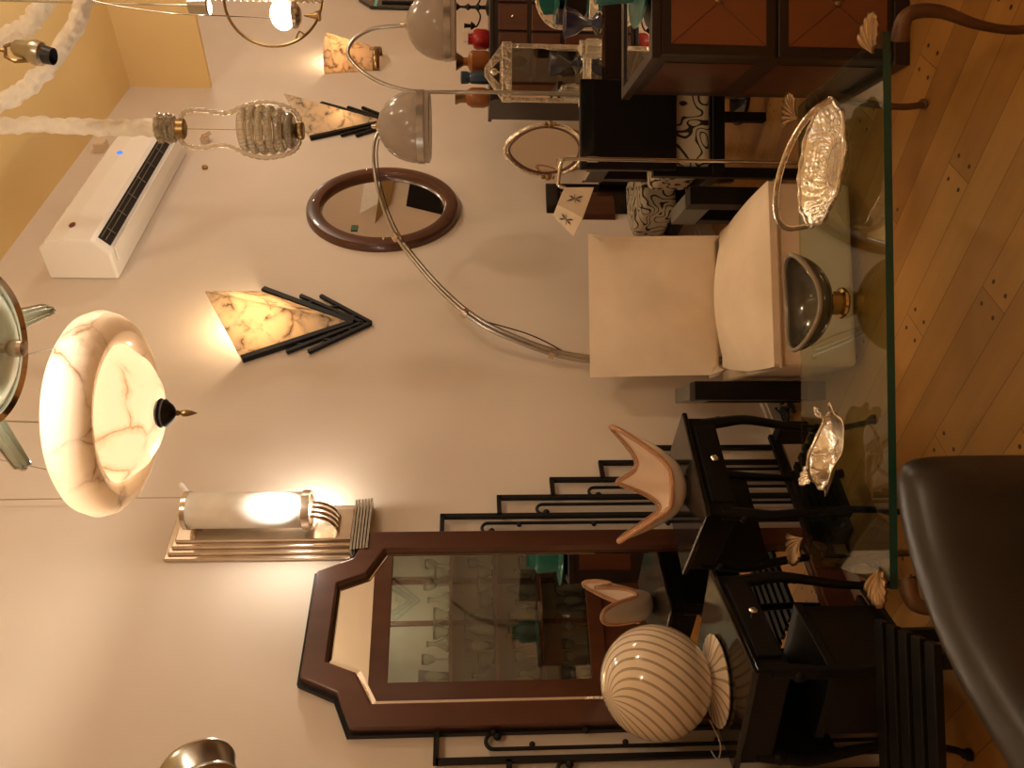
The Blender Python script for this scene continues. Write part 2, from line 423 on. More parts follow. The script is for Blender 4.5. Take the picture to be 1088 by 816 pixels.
b.box(MX-w_, MX+w_, YI-.022, YI-.002, .10, .135); b.box(MX-w_, MX-w_+.04, 2.22, 2.31, 0, .12); b.box(MX+w_-.04, MX+w_, 2.22, 2.31, 0, .12)
b.box(MX-hw, MX-hw+.06, 2.22, 2.31, 0, .10); b.box(MX+hw-.06, MX+hw, 2.22, 2.31, 0, .10)
rel(b.build('base_rail', 'iron', smooth=False), hm)

# ------------------------------------------------------------------ round mirror
pc = at_y(407.5, 816-591, WY)
rm = empty('round_mirror', (pc.x+.02, WY, pc.z), 0, 'round wall mirror in a plain brown wooden frame behind the arc lamp', 'mirror')
ROTX = Matrix.Rotation(-PI/2, 4, 'X')      # lathe axis z -> -y? (z up becomes +y)
ROTW = Matrix.Rotation(PI/2, 4, 'X')       # z becomes -y (out of wall)
b = MB(); b.lathe([(.335,.012),(.335,.03),(.345,.044),(.375,.05),(.408,.042),(.418,.028),(.42,.0),(.335,.0),(.335,.012)], 72, mtx=ROTW, caps=False)
b.build('frame', 'mahog', rm)
b = MB(); b.lathe([(.001,.014),(.337,.014),(.337,.004),(.001,.004)], 72, mtx=ROTW, caps=False); b.build('mirror_glass', 'mirror', rm, smooth=False)
b = MB(); b.box(-.24,-.19, -.019,-.016, .12,.155); b.build('price_tag', 'green_tag', rm, smooth=False)
for c in ((-.37,-.05,-.03),(.36,-.05,.12),(0,-.05,.375)): MB().ball(c, .008, 8).build('screw', 'chrome', rm)

# ------------------------------------------------------------------ wedge alabaster sconces
def wedge():
    root = empty('wall_sconce', (2.905, WY, 1.786))
    HW, HT, PR, PZ = .253, .533, .185, .71
    W1, W2, P_, T2 = Vector((-HW,0,HT)), Vector((HW,0,HT)), Vector((0,-PR,PZ)), Vector((0,-.02,.11))
    b = MB(); b.add([W1, P_, T2], [(0,1,2)]); b.add([P_, W2, T2], [(0,1,2)])
    b.build('alabaster_shade', 'alab2', root, smooth=False, solid=.008)
    for sg in (-1, 1):
        b = MB(); Y_ = -.014
        b.tube([Vector((0,Y_,.082)), Vector((sg*HW,Y_,HT))], .013, square=True)
        b.tube([Vector((0,Y_,.040)), Vector((sg*.205,Y_,.350))], .0085, square=True)
        b.tube([Vector((0,Y_,.000)), Vector((sg*.205,Y_,.255))], .0085, square=True)
        for x, z0, z1 in ((.15,.362,.267),(.075,.222,.153),(.12,.222,.149),(.05,.116,.062)):
            b.tube([Vector((sg*x*.96,Y_,z0)), Vector((sg*x*1.04,Y_,z1))], .0055, square=True)
        b.build('stepped_iron_bars', 'iron', root, smooth=False)
    light('sconce_bulb', (0, -.06, .52), 8.0, (1,.78,.50), .02, root)
    return root
w1 = wedge()
tag(w1, 'large wedge shaped alabaster wall sconce with black stepped bars left of round mirror', 'wall lamp')
w2 = copy_tree(w1); w2.location.x = 2.905+2.09
tag(w2, 'smaller looking alabaster wedge sconce half behind the arc lamp shade', 'wall lamp')
for ch in w2.children:
    if ch.type == 'LIGHT': ch.data = ch.data.copy(); ch.data.energy = 1.6; ch.location.z = .36

# curved alabaster sconce
pt, pb = at_y(347, 816-765, WY-.1), at_y(403, 816-762, WY-.08)
cs = empty('wall_sconce', (pt.x, WY, pb.z), 0, 'curved half round veined alabaster wall sconce farthest along the wall', 'wall lamp')
hh = pt.z-pb.z
b = MB()
b.grid(lambda a, t: Vector((-(.14+.08*t)*math.cos(PI*a), -(.09+.10*t)*math.sin(PI*a), hh*t+.05*(1-t)*0)), 17, 10)
b.build('alabaster_shade', 'alab3', cs, solid=.008)
b = MB(); b.grid(lambda a, t: Vector((-(.147)*math.cos(PI*a), -(.10)*math.sin(PI*a)-.002, -.01+.05*t)), 17, 3); b.build('metal_band', 'brass', cs, solid=.01)
light('sconce_bulb', (0, -.09, .33), 3.2, (1,.78,.52), .02, cs)

# ------------------------------------------------------------------ long deco sconce with tube
ds = empty('wall_sconce', (1.735, WY, 1.743), 0, 'tall nickel art deco wall sconce with frosted glass tube', 'wall lamp')
b = MB()
for k in range(4):
    w = .115-.016*k
    b.box(-w, w, -.014*(k+1), -.014*k, .0+.0*k, .632-.012*k)
b.build('backplate', 'nickel', ds, smooth=False, bevel=.005)
b = MB()
for k in range(6): b.box(-.108, .108, -.062+.002*k, 0, -.004+.011*k-.055, .003+.011*k-.055)
b.build('bottom_fins', 'steel', ds, smooth=False)
b = MB(); b.lathe([(.060,.15),(.060,.545)], 40, (0,-.135,0), caps=False); b.build('glass_tube', 'opal_t' if False else 'opal', ds, solid=.003)
b = MB(); b.lathe([(.062,.135),(.066,.135),(.067,.16),(.062,.165),(.052,.165),(.052,.135),(.062,.135)], 40, (0,-.135,0), rib=.015, ribn=20, caps=False)
b.build('holder_ring', 'nickel', ds); b = MB()
b.lathe([(.062,.54),(.066,.54),(.066,.556),(.054,.556),(.054,.54),(.062,.54)], 40, (0,-.135,0), caps=False)
b.build('holder_ring', 'nickel', ds)
b = MB()
for q in range(4):
    r = .045+.014*q
    b.tube(arc((0, -.135+.01, .135), r, 0, 0, 1) if False else [(0-.03+.02*q, -.135+.0, .135)]+arc((-.03+.02*q, -.05, .135), .085, PI, PI*1.5, 10, (0,1,0), (0,0,1)), .006, 8)
b.build('curved_bracket', 'nickel', ds); b = MB()
b.box(-.012,.012,-.08,-.05,.52,.55); b.build('top_clip', 'nickel', ds); b = MB(); b.tube([(.05,-.15,.552),(.075,-.16,.575),(.09,-.165,.59)], .009, 8)
b.build('glass_hook', 'white', ds)
b = MB(); b.lathe([(.012,.15),(.022,.17),(.022,.34),(.012,.36)], 16, (0,-.135,0)); b.build('bulb', 'lit', ds)
light('sconce_bulb', (-.03, -.21, .20), 6.5, (1,.89,.75), .03, ds)
light('sconce_bulb', (.09, -.10, .16), 3.0, (1,.89,.75), .03, ds)
b = MB(); b.tube(bez([at_y(201, 290+0*0+236, 2.2) if False else Vector((1.78,2.19,2.32)), Vector((1.785,2.2,2.9)), Vector((1.79,2.22,3.64))], 6), .002, 6)
tag(b.build('hanging_wire', 'steel'), 'thin wire running up from the frosted tube wall sconce', 'wire')

# ------------------------------------------------------------------ air conditioner
ac = empty('air_conditioner', (3.252, WY, 3.024), 0, 'white wall mounted air conditioner with open louvre under the ceiling', 'air conditioner')
AL, AH = 1.30, .325
prof = [(0,0),(0,AH),(-.17,AH),(-.205,AH-.04),(-.220,AH-.13),(-.216,.075),(-.205,.055),(-.145,.0)]
b = MB(); b.prism([(0,y,z) for y, z in prof], (AL,0,0)); b.build('body', 'white', ac, smooth=False, bevel=.012)
b = MB()
b.add([(.05,-.207,.054),(AL-.05,-.207,.054),(AL-.05,-.160,.010),(.05,-.160,.010),(.05,-.195,.062),(AL-.05,-.195,.062),(AL-.05,-.150,.02),(.05,-.15,.02)], [(0,1,2,3),(4,5,1,0),(3,2,6,7),(0,3,7,4),(1,5,6,2)])
b.build('air_outlet', 'black', ac, smooth=False)
b = MB()
for k in range(7):
    x = .14+k*.165; b.tube([(x,-.204,.046),(x,-.168,.012)], .003, 6)
for q in range(2): b.tube([(.06,-.200+.016*q,.044-.015*q),(AL-.06,-.200+.016*q,.044-.015*q)], .0025, 6)
b.build('outlet_vanes', 'grey', ac, smooth=False)
b = MB(); b.box(.04, AL-.04, -.158, -.085, -.014, -.006); b.build('louvre', 'white', ac, smooth=False, bevel=.003)
b = MB(); b.lathe([(.016,0),(.016,.003),(.001,.003)], 20, (.86,-.2195,.20), mtx=ROTW); b.build('display_light', 'led', ac)
b = MB(); b.lathe([(.017,0),(.017,.003),(.001,.003)], 20, (.13,-.2195,.195), mtx=ROTW, sx=1.3, sy=.8); b.build('maker_badge', 'badge', ac)
p = at_y(207, 816-0-170-476, WY)
b = MB(); b.box(4.66,4.72,2.30,2.34,2.93,2.97); b.tube([(4.69,2.30,2.95),(4.70,2.28,2.91)], .012, 8); tag(b.build('wall_bracket', 'nickel'), 'small metal bracket on the wall below the air conditioner', 'bracket')
p = at_y(218, 179, WY); b = MB(); b.lathe([(.016,0),(.018,.014),(.004,.018)], 12, (p.x, WY, p.z), mtx=ROTW); tag(b.build('wall_plug', 'brass'), 'tiny brown wall plug to the right of the air conditioner', 'wall plug')
p = at_y(109, 160, WY); b = MB(); b.box(p.x-.04, p.x+.04, WY-.06, WY, p.z-.03, p.z+.03); b.box(p.x-.035, p.x-.005, WY-.063, WY-.06, p.z-.025, p.z+.025)
tag(b.build('junction_box', 'paper', smooth=False, bevel=.004), 'small cream junction box above the air conditioner', 'junction box')
p = at_y(500, 816-776, WY); b = MB(); b.box(p.x-.10, p.x+.10, WY-.012, WY, p.z-.06, p.z+.06); tag(b.build('socket_plate', 'base', smooth=False, bevel=.003), 'beige socket plate on the wall behind the red vase', 'socket')

# ------------------------------------------------------------------ alabaster bowl pendant
ap = at(112, 439, 1.80); ap.z = 2.045
pd = empty('pendant_lamp', ap, 0, 'lit alabaster bowl pendant with rolled rim and dark metal finial', 'pendant lamp')
prof = [(.012,.0),(.05,.004),(.09,.016),(.125,.040),(.148,.072),(.155,.082),(.165,.070),(.185,.064),(.205,.072),(.222,.092),(.228,.115),(.220,.138),(.205,.150),(.195,.147)]
b = MB(); b.lathe(prof, 64, caps=False); b.build('alabaster_bowl', 'alab1', pd, solid=.006)
b = MB(); b.lathe([(.030,-.002),(.034,-.008),(.030,-.012),(.032,-.018),(.026,-.024),(.020,-.032),(.014,-.036),(.006,-.04)], 24); b.build('finial_cap', 'iron', pd)
b = MB(); b.lathe([(.004,-.038),(.007,-.044),(.004,-.05),(.008,-.056),(.008,-.066),(.005,-.076),(.001,-.088)], 14); b.build('finial', 'brass', pd)
for k in range(3):
    a = math.radians(100+120*k); b = MB(); p0 = Vector((.205*math.cos(a), .205*math.sin(a), .145))
    b.tube([p0, Vector((0,0,.80)), Vector((0,0,CZ-ap.z))], .0018, 6); b.build('suspension_cord', 'steel', pd)
light('pendant_bulb', (-.03,0,.075), 21, (1,.89,.75), .03, pd)

# ------------------------------------------------------------------ deco pendant with slip shades
dp = at(-19, 370, 1.30); c0 = dp.copy()
d2 = empty('pendant_lamp', c0, FACE, 'chrome ring pendant with milky glass dish and fluted glass wings cut by photo edge', 'pendant lamp')
b = MB(); b.lathe([(.120,.006),(.130,-.004),(.134,.004),(.130,.014),(.120,.014),(.120,.006)], 64, caps=False); b.build('chrome_ring', 'chrome', d2)
b = MB(); b.lathe([(.004,-.022),(.04,-.020),(.08,-.013),(.122,.004)], 48, caps=False); b.build('glass_dish', 'ringglass', d2, solid=.004)
b = MB(); b.lathe([(.005,-.02),(.008,-.028),(.008,-.04),(.013,-.044),(.015,-.05),(.013,-.066),(.006,-.068)], 20); b.build('finial_knob', 'nickel', d2)
for k in range(5):
    a = math.radians(71+72*k)
    dr, dt = Vector((math.cos(a), math.sin(a), 0)), Vector((-math.sin(a), math.cos(a), 0))
    b = MB()
    def fn(s, t, dr=dr, dt=dt):
        w = .023*(1-t)+.011*t; q = (s-.5)*2
        z = .018*(1-abs(q)**2)*(-1)+.045-.02*t + .002*math.cos(s*2*PI*5)
        return dr*(.12+.135*t)+dt*q*w+Vector((0,0,z))
    b.grid(fn, 31, 8); sh = b.build('glass_wing', 'ringglass', d2, solid=.005)
    b = MB()
    for s_ in (0, 1):
        b.tube([fn(s_, t/6) for t in range(7)], .003, 6)
    b.tube([fn(s/10, 1.0) for s in range(11)], .003, 6)
    b.ball(dr*.262+Vector((0,0,.02)), .008, 10); b.build('wing_mount', 'chrome', sh)
b = MB(); b.tube([(0,0,.0),(0,0,CZ-c0.z)], .008, 10); b.lathe([(.05,.02),(.05,.06),(.02,.08)], 24); b.build('stem', 'chrome', d2)
light('pendant_bulb', (0,0,.16), 10, (1,.86,.70), .03, d2)

# ------------------------------------------------------------------ beaded glass basket pendant
bp = at(320, 139, 2.9)
bk = empty('pendant_lamp', bp, FACE, 'twisted clear glass basket pendant hanging on a ruffled silk cord', 'pendant lamp')
s2 = 2.9/FP
def lyre(sg):
    pts = [(-0*sg, 0, 0), (.055*sg,0,.012),(.085*sg,0,.05),(.10*sg,0,.13),(.085*sg,0,.20),(.058*sg,0,.27),(.068*sg,0,.36),(.06*sg,0,.41),(.03*sg,0,.43),(0,0,.425)]
    return bez(pts, 8)
for sg in (-1, 1):
    b = MB(); p = lyre(sg); b.tube(p, [.0085+.0018*math.sin(i*2.2) for i in range(len(p))], 10); b.build('twisted_glass_arm', 'murano', bk)
b = MB()
for k in range(6):
    zz = .04+.032*k; rr = [.050,.064,.071,.073,.071,.064][k]
    b.lathe([(rr,zz-.013),(rr+.008,zz-.007),(rr+.010,zz),(rr+.008,zz+.007),(rr,zz+.013)], 60, rib=.03, ribn=30, caps=False)
b.lathe([(.02,.02),(.055,.03),(.062,.045)], 32, caps=False); b.build('beaded_bowl', 'murano', bk, solid=.004)
b = MB(); b.lathe([(.022,-.01),(.025,-.004),(.025,.01),(.02,.018)], 16, sx=1.3); b.lathe([(.03,.05),(.03,.085),(.02,.09)], 16); b.lathe([(.02,.41),(.026,.415),(.026,.44),(.02,.445)], 16, sx=1.4)
b.tube([(0,0,.09),(0,0,.42)], .0015, 6); b.build('metal_fittings', 'brass', bk)
b = MB()
for k in range(4): b.lathe([(.036+.004*(k%2),.445+.016*k),(.047+.004*(k%2),.453+.016*k),(.036+.004*(k%2),.461+.016*k)], 40, rib=.08, ribn=12, caps=False)
b.build('glass_crown', 'murano', bk, solid=.004)
def ruffle(path, r0, seed):
    rnd = random.Random(seed); b = MB(); n = 22; vs = []
    path = [Vector(p) for p in path]; up = None
    for i, p in enumerate(path):
        t = (path[min(i+1, len(path)-1)]-path[max(i-1, 0)]).normalized()
        if up is None: up = Vector((0,0,1)) if abs(t.z) < .9 else Vector((1,0,0))
        up = (up-t*up.dot(t)).normalized(); sd = t.cross(up)
        sh = rnd.uniform(-.25,.25)*r0; sh2 = rnd.uniform(-.25,.25)*r0
        for q in range(n):
            a = 2*PI*q/n; r = r0*(1+rnd.uniform(-.16,.22)+.22*math.sin(3*a+i*.9)*math.cos(i*.8))
            vs.append(p+up*(math.cos(a)*r+sh)+sd*(math.sin(a)*r+sh2))
    k = len(path)
    b.add(vs, [(i*n+q, i*n+(q+1) % n, (i+1)*n+(q+1) % n, (i+1)*n+q) for i in range(k-1) for q in range(n)]+[tuple(range(n)), tuple((k-1)*n+q for q in range(n))])
    return b
topz = CZ-bp.z
ruffle([(0,0,.50+(topz-.50)*i/80) for i in range(81)], .027, 3).build('ruffled_cord_cover', 'ruffle', bk, sub=1)

# swags of ruffled cord near the ceiling
S = 2.7
sw = [at(x, y, S) for x, y in [(100,-60),(95,-15),(82,22),(62,58),(38,86),(8,106),(-40,122),(-90,130)]]
o = ruffle(bez(sw, 9), .027, 5).build('ruffled_cord', 'ruffle', sub=1); tag(o, 'swag of cream ruffled cord sweeping below the small spotlight', 'cord')
sw = [at(x, y, S+.5) for x, y in [(70,-50),(52,-5),(36,20),(14,38),(-30,48)]]
o = ruffle(bez(sw, 9), .034, 9).build('ruffled_cord', 'ruffle', sub=1); tag(o, 'shorter swag of ruffled cord beyond the small spotlight in the corner', 'cord')

# spotlight
p = at(30, 54, 2.5)
sl = empty('spotlight', p, FACE, 'small chrome ceiling spotlight with black nozzle', 'spotlight')
tilt = Matrix.Rotation(math.radians(12), 4, 'Y')
b = MB(); b.lathe([(.018,.045),(.026,.035),(.030,.0),(.036,-.012),(.040,-.028),(.036,-.044),(.028,-.050),(.028,-.046)], 28, mtx=tilt); b.build('lamp_head', 'steel', sl)
b = MB(); b.lathe([(.028,-.048),(.026,-.078),(.024,-.078),(.022,-.05)], 28, mtx=tilt, caps=False); b.lathe([(.001,-.055),(.024,-.055)], 28, mtx=tilt, caps=False); b.build('nozzle', 'black', sl)
b = MB(); b.tube([(-.03,0,-.01),(-.034,0,.04),(-.02,0,.068),(.012,0,.07),(.02,0,.05)], .006, 8); b.tube([(0,0,.068),(0,0,CZ-p.z)], .006, 8); b.build('bracket', 'brass', sl)

# ------------------------------------------------------------------ ring pendant with opal globe
p = at(290, -2, 3.4)
rg = empty('pendant_lamp', p, FACE, 'thin brass ring pendant holding a glowing white globe at the photo edge', 'pendant lamp')
b = MB(); b.tube(arc((0,0,0), .205, 0, 2*PI, 60)[:-1], .006, 8, closed=True)
b.tube(bez([(-.205*.75,0,-.14),(-.17,0,-.10),(-.14,0,-.11),(-.15,0,-.13)], 6), .004, 6)
b.lathe([(.02,-.20),(.022,-.19),(.012,-.17),(.004,-.13)], 14, (-.07,0,0)); b.build('brass_ring', 'brass', rg)
b = MB(); b.lathe([(.03,-.115),(.052,-.10),(.055,-.085),(.03,-.08)], 24, (-.07,0,0)); b.build('globe_cup', 'nickel', rg)
b = MB(); b.ball((-.07,0,-.04), .062, 28, sz=.82); b.build('opal_globe', 'lit', rg)
b = MB()
for k in range(60): b.ball((-.005, .0, -.20+.026*k), .013, 8)
b.build('beaded_stem', 'murano', rg)
light('pendant_bulb', (-.14,-.10,.06), 3, (1,.82,.6), .05, rg)
p = at(211, 6, 3.0); b = MB(); b.lathe([(.012,.04),(.028,.035),(.032,0),(.036,-.035),(.03,-.04)], 24, p); b.tube([p+Vector((0,0,.03)), Vector((p.x,p.y,CZ))], .004, 6)
tag(b.build('lamp_holder', 'steel'), 'small steel lamp cup hanging beside the ring pendant at the photo edge', 'lamp holder')
pa, pb_ = at(95, 0, 2.6), at(290, 20, 2.6)
b = MB(); b.tube(bez([Vector((at(60,-20,2.6).x, at(60,-20,2.6).y, CZ)), at(60,-20,2.6), at(100,1,2.6), at(180,14,2.6), at(240,17,2.6), at(300,20,3.3)], 8), .0018, 6); tag(b.build('lamp_wire', 'steel'), 'thin wire drooping towards the glowing globe pendant', 'wire')

# chrome drum lamp at left edge
p = at(212, 830, 1.5)
cd = empty('hanging_lamp', p, math.radians(0), 'round chrome drum lamp cut off by the photo edge beside the tall mirror', 'pendant lamp')
mt = Matrix.Rotation(math.radians(-30), 4, 'X') @ Matrix.Rotation(math.radians(58), 4, 'Y')
b = MB(); b.lathe([(.066,.03),(.070,.034),(.072,.028),(.068,.022),(.066,-.02),(.070,-.024),(.071,-.032),(.064,-.036),(.058,-.030),(.054,-.01)], 48, mtx=mt, caps=False); b.build('chrome_drum', 'steel', cd)
b = MB(); b.lathe([(.050,-.03),(.054,-.034),(.050,-.038),(.046,-.034),(.050,-.03)], 40, mtx=mt, caps=False); b.lathe([(.03,-.028),(.034,-.034),(.03,-.038),(.001,-.03)], 40, mtx=mt, caps=False); b.build('inner_rings', 'blackmir', cd)
b = MB(); b.tube([(0,0,.06),(0,0,CZ-p.z)], .005, 8); b.build('stem', 'chrome', cd)

# ------------------------------------------------------------------ side tables
def side_table(loc, rz, label):
    t = empty('side_table', loc, rz, label, 'side table')
    w, d, h = .385, .34, .65
    b = MB(); b.box(-.006, w+.006, -.006, d+.006, h-.018, h); b.build('table_top', 'lacquer', t, smooth=False, bevel=.006)
    b = MB(); b.box(.008, w-.008, .008, d-.008, h-.105, h-.018); b.build('apron', 'satin', t, smooth=False, bevel=.004)
    b = MB(); b.box(.05, w-.05, -.002, .02, h-.095, h-.03); dr = b.build('drawer', 'satin', t, smooth=False, bevel=.003)
    b = MB(); b.lathe([(.005,0),(.005,.012),(.011,.016),(.012,.022),(.007,.027),(.001,.028)], 16, (w/2,-.002,h-.062), mtx=ROTW); b.build('knob', 'chrome', dr)
    for sx in (0, 1):
        for sy in (0, 1):
            ex, ey = (1 if sx else -1), (1 if sy else -1)
            x, y = (w-.025 if sx else .025), (d-.025 if sy else .025)
            pts = [(x,y,h-.06),(x+.010*ex,y+.006*ey,h-.14),(x+.016*ex,y+.008*ey,h-.22),(x-.004*ex,y-.002*ey,h-.36),(x-.012*ex,y-.006*ey,.16),(x+.002*ex,y+.002*ey,.05),(x+.016*ex,y+.008*ey,0.012)]
            pp = bez(pts, 6); rs = [.021-.011*min(1, i/26) + (.004 if i > 33 else 0) for i in range(len(pp))]
            b = MB(); b.tube(pp, rs, 10); b.lathe([(.012,0),(.018,.004),(.016,.014),(.01,.018)], 12, (x+.016*ex, y+.008*ey, 0))
            b.ball((x+.014*ex, y, h-.125), .020, 12); b.build('leg', 'satin', t)
    for k in range(6):
        y = .04+k*(d-.08)/5; b = MB(); b.box(.02, w-.02, y-.014, y+.014, .19, .205); b.build('shelf_slat', 'satin', t, smooth=False)
    b = MB(); b.box(.03, w-.03, d-.02, d-.01, .36, h-.10); b.build('back_panel', 'satin', t, smooth=False)
    return t
TA = side_table((1.423, 1.854, 0), math.radians(-5), 'black lacquer side table under the pink spiked glass bowl')
TB = side_table((.925, 1.825, 0), math.radians(17.8), 'black lacquer side table carrying the striped globe lamp')

# spiked murano bowl
vc = pl(2.53, -.335, .65)
vb = empty('glass_bowl', vc, FACE, 'pink and amber blown glass bowl with four long pulled points', 'bowl')
peaks = [(math.radians(8), .205, .225, .42), (math.radians(72), .075, .205, .52), (math.radians(180), .165, .215, .50)]
def rimf(a):
    r, z = .088, .058
    for pa_, pr, pz, wd in peaks:
        d = (a-pa_+PI) % (2*PI)-PI; k = math.exp(-(abs(d)/wd)**(2.6 if pa_ > 3 else 1.5))
        r += (pr-.088)*k; z += (pz-.058)*k
    return r, z
def bowlf(s, t):
    a = 2*PI*s; r, z = rimf(a); rb = .045
    rr = rb+(r-rb)*(t**.85); zz = .008+(z-.008)*(t**1.5)
    sw_ = .12*t
    return Vector((rr*math.cos(a+sw_), rr*math.sin(a+sw_)*.75, zz))
b = MB(); b.grid(bowlf, 96, 14, closed_u=True)
b.lathe([(.001,.006),(.04,.005),(.047,.009)], 48, sy=.75, caps=False)
b.build('body', 'pinkglass', vb, solid=.007)
b = MB(); b.tube([bowlf(i/120, 1.0) for i in range(120)], .0085, 10, closed=True); 
b.build('amber_rim', 'amber', vb)

# striped globe lamp
gc = pl(2.19, -.825, .65)
gl = empty('table_lamp', gc, 0, 'round globe table lamp in white glass with brown swirl stripes', 'table lamp')
b = MB(); b.lathe([(.120,.004),(.124,.009),(.110,.012),(.075,.018),(.045,.028),(.040,.034)], 64, rib=.01, ribn=26); b.build('foot', 'swirl', gl)
gr = .153
b = MB(); b.ball((0,0,0), gr, 64); g = b.build('globe', 'swirl', gl); g.location = (0,0,.016+gr+.006); g.rotation_euler = (math.radians(8), math.radians(-22), 0)
b = MB(); b.tube(bez([(-.07,.09,.02),(-.13,.10,.002),(-.15,.16,-.0),(-.11,.20,.002)], 6), .002, 6); b.build('cord', 'cable_w', gl)

# added block darkening the lower shelf space, and slatted bench in the dark corner
def on_shelf(tb, x, y, z=.206): return tb.matrix_basis @ Vector((x, y, z))
bx = empty('dark_shelf_block', Vector((.925,1.825,0))+Matrix.Rotation(math.radians(17.8), 3, 'Z') @ Vector((.035,.045,.2055)), math.radians(17.8), 'added black block darkening the slatted lower shelf below the globe lamp', 'box')
MB().box(0,.25,0,.22,0,.20).build('body', 'satin', bx, smooth=False, bevel=.004)
MB().box(-.006,.256,-.006,.226,.20,.225).build('lid', 'satin', bx, smooth=False, bevel=.004)
bn = empty('slatted_bench', pl(1.56, -1.12), FACE+math.radians(4), 'low black slatted bench in the dark corner by the leather chair', 'bench')
for k in range(5):
    MB().box(0,.58,.01+.052*k,.045+.052*k,.36,.38).build('slat', 'satin', bn, smooth=False, bevel=.003)
for x in (.02,.53):
    MB().box(x,x+.03,.01,.25,.33,.36).build('rail', 'satin', bn, smooth=False)
    for y in (.01,.22): MB().box(x,x+.03,y,y+.03,0,.33).build('leg', 'satin', bn, smooth=False, bevel=.003)

# ------------------------------------------------------------------ cream armchair
ch = empty('armchair', pl(2.98, .345), FACE+math.radians(5), 'low cream suede slipper armchair with black square posts', 'armchair')
SW, SD = .325, .33
def cushion(fn, nu, nv): b = MB(); b.grid(fn, nu, nv); return b
def seatbox(hx0, hx1, y0, y1, z0, z1, crown):
    b = MB(); n = 14
    pts = []
    def top(s, t):
        x = (s-.5)*2; y = (t-.5)*2; hx = hx0+(hx1-hx0)*t**2.2
        return Vector((x*hx, y0+(y1-y0)*t, z1+crown*(1-x*x)*(1-y*y)**.5))
    b.grid(top, n, n)
    def side(s, t):
        k = s*4; i = int(k) % 4; f = k-int(k); cs_ = [(-1,0),(1,0),(1,1),(-1,1)]
        a, c = cs_[i], cs_[(i+1) % 4]; x = a[0]+(c[0]-a[0])*f; y = a[1]+(c[1]-a[1])*f; hx = hx0+(hx1-hx0)*y**2.2
        return Vector((x*hx, y0+(y1-y0)*y, z0+(z1-z0)*t))
    b.grid(side, 40, 3, closed_u=True)
    return b
b = MB(); b.box(-.318,.318,-.33,.28,.03,.30); b.build('skirt', 'cream', ch, smooth=False, bevel=.02)
b = seatbox(.318,.262,-.345,.19,.295,.325,.075); b.build('seat', 'cream', ch, bevel=.012)
b = MB(); b.tube([(-.322,-.342,.300),(.322,-.342,.300)], .005, 8); b.tube([(.316,-.342,.300),(.316,-.05,.300)], .005, 8); b.build('piping', 'piping', ch)
b = MB()
def backf(s, t):
    x = (s-.5)*2; y = (t-.5)*2
    bul = .02*(1-x**4)*(1-y**4)
    return Vector((x*(.272+.005*t), .20+.05*t-bul, .33+.50*t))
n_ = 13
b.grid(backf, n_, n_); b.grid(lambda s, t: Vector(((s-.5)*2*(.272+.005*t), .33+.05*t, .33+.50*t)), n_, n_)
for e in (0, 1): b.grid(lambda s, t, e=e: backf(e, t).lerp(Vector(((e-.5)*2*(.272+.005*t), .33+.05*t, .33+.50*t)), s), 3, n_)
for e in (0, 1): b.grid(lambda s, t, e=e: backf(s, e).lerp(Vector(((s-.5)*2*(.272+.005*e), .33+.05*e, .33+.50*e)), t), n_, 3)
o = b.build('backrest', 'cream', ch)
w = o.modifiers.new('weld', 'WELD'); w.merge_threshold = .001
q = o.modifiers.new('bevel', 'BEVEL'); q.width = .02; q.segments = 4; q.limit_method = 'ANGLE'; q.angle_limit = math.radians(40)
for sg in (-1, 1):
    b = MB(); x = sg*.372
    b.box(x-.035, x+.035, -.02, .05, 0, .50); b.build('front_post', 'satin', ch, smooth=False, bevel=.003)
    b = MB(); b.box(x-.03, x+.03, .06, .27, .40, .50); b.build('arm', 'grey', ch, smooth=False, bevel=.004)
    b = MB(); b.box(x-.03, x+.03, .20, .26, 0, .40); b.build('rear_post', 'satin', ch, smooth=False, bevel=.003)

# ------------------------------------------------------------------ arc lamps
def dome(parent, c, r=.155):
    prof_ = [(r*math.sin(a)*1.0, r*1.12*math.cos(a)) for a in [math.radians(q) for q in (14,22,32,42,52,62,72,82,90)]]
    b = MB(); b.lathe([(x, z) for x, z in prof_]+[(r*1.0,-.02),(r*.995,-.055),(r*.90,-.060)], 56, c, caps=False); b.build('glass_dome', 'frost', parent, solid=.004)
    b = MB(); b.lathe([(r*1.0,-.004),(r*1.035,-.004),(r*1.035,-.034),(r*1.0,-.034),(r*1.0,-.004)], 56, c, caps=False); b.build('metal_band', 'steel', parent)
    b = MB(); b.lathe([(.008,r*1.12+.03),(.012,r*1.12+.01),(.035,r*1.10),(.048,r*1.04),(.045,r*1.03)], 28, c); b.build('cap', 'nickel', parent)
def L3(px, py, s): return at(px, py, s)
a0 = at(645, 385, 3.50); base = Vector((a0.x, a0.y, 0))
al = empty('arc_floor_lamp', base, 0, 'chrome arc floor lamp curving up from behind the cream armchair', 'floor lamp')
pts = [Vector((base.x, base.y, .05))-base, Vector((base.x, base.y, .45))-base]
raw = [(645,385,3.50),(602,380,3.50),(560,367,3.50),(510,344,3.51),(470,311,3.53),(432,267,3.55),(414,238,3.57),(402,203,3.58),(397,172,3.6),(398,150,3.6),(404,137,3.6)]
path = bez(pts+[L3(*q)-base for q in raw], 8)
nn = len(path); k1 = int(nn*.60)
b = MB(); b.tube(path, [.010 if i < k1 else .0075 for i in range(nn)], 10)
off = Vector((0,0,-.018))+R*.012
b.tube([p+R*.020 for p in path[:k1]], .008, 10)
b.build('curved_stem', 'steel', al)
for fr_ in (.28, .45, .62):
    i = int(nn*fr_); t = (path[i+1]-path[i]).normalized(); sd = t.cross(F).normalized()
    b = MB(); c = path[i]; b.tube([c-t*.012, c+t*.012], .022, 12); b.build('clip', 'nickel', al)
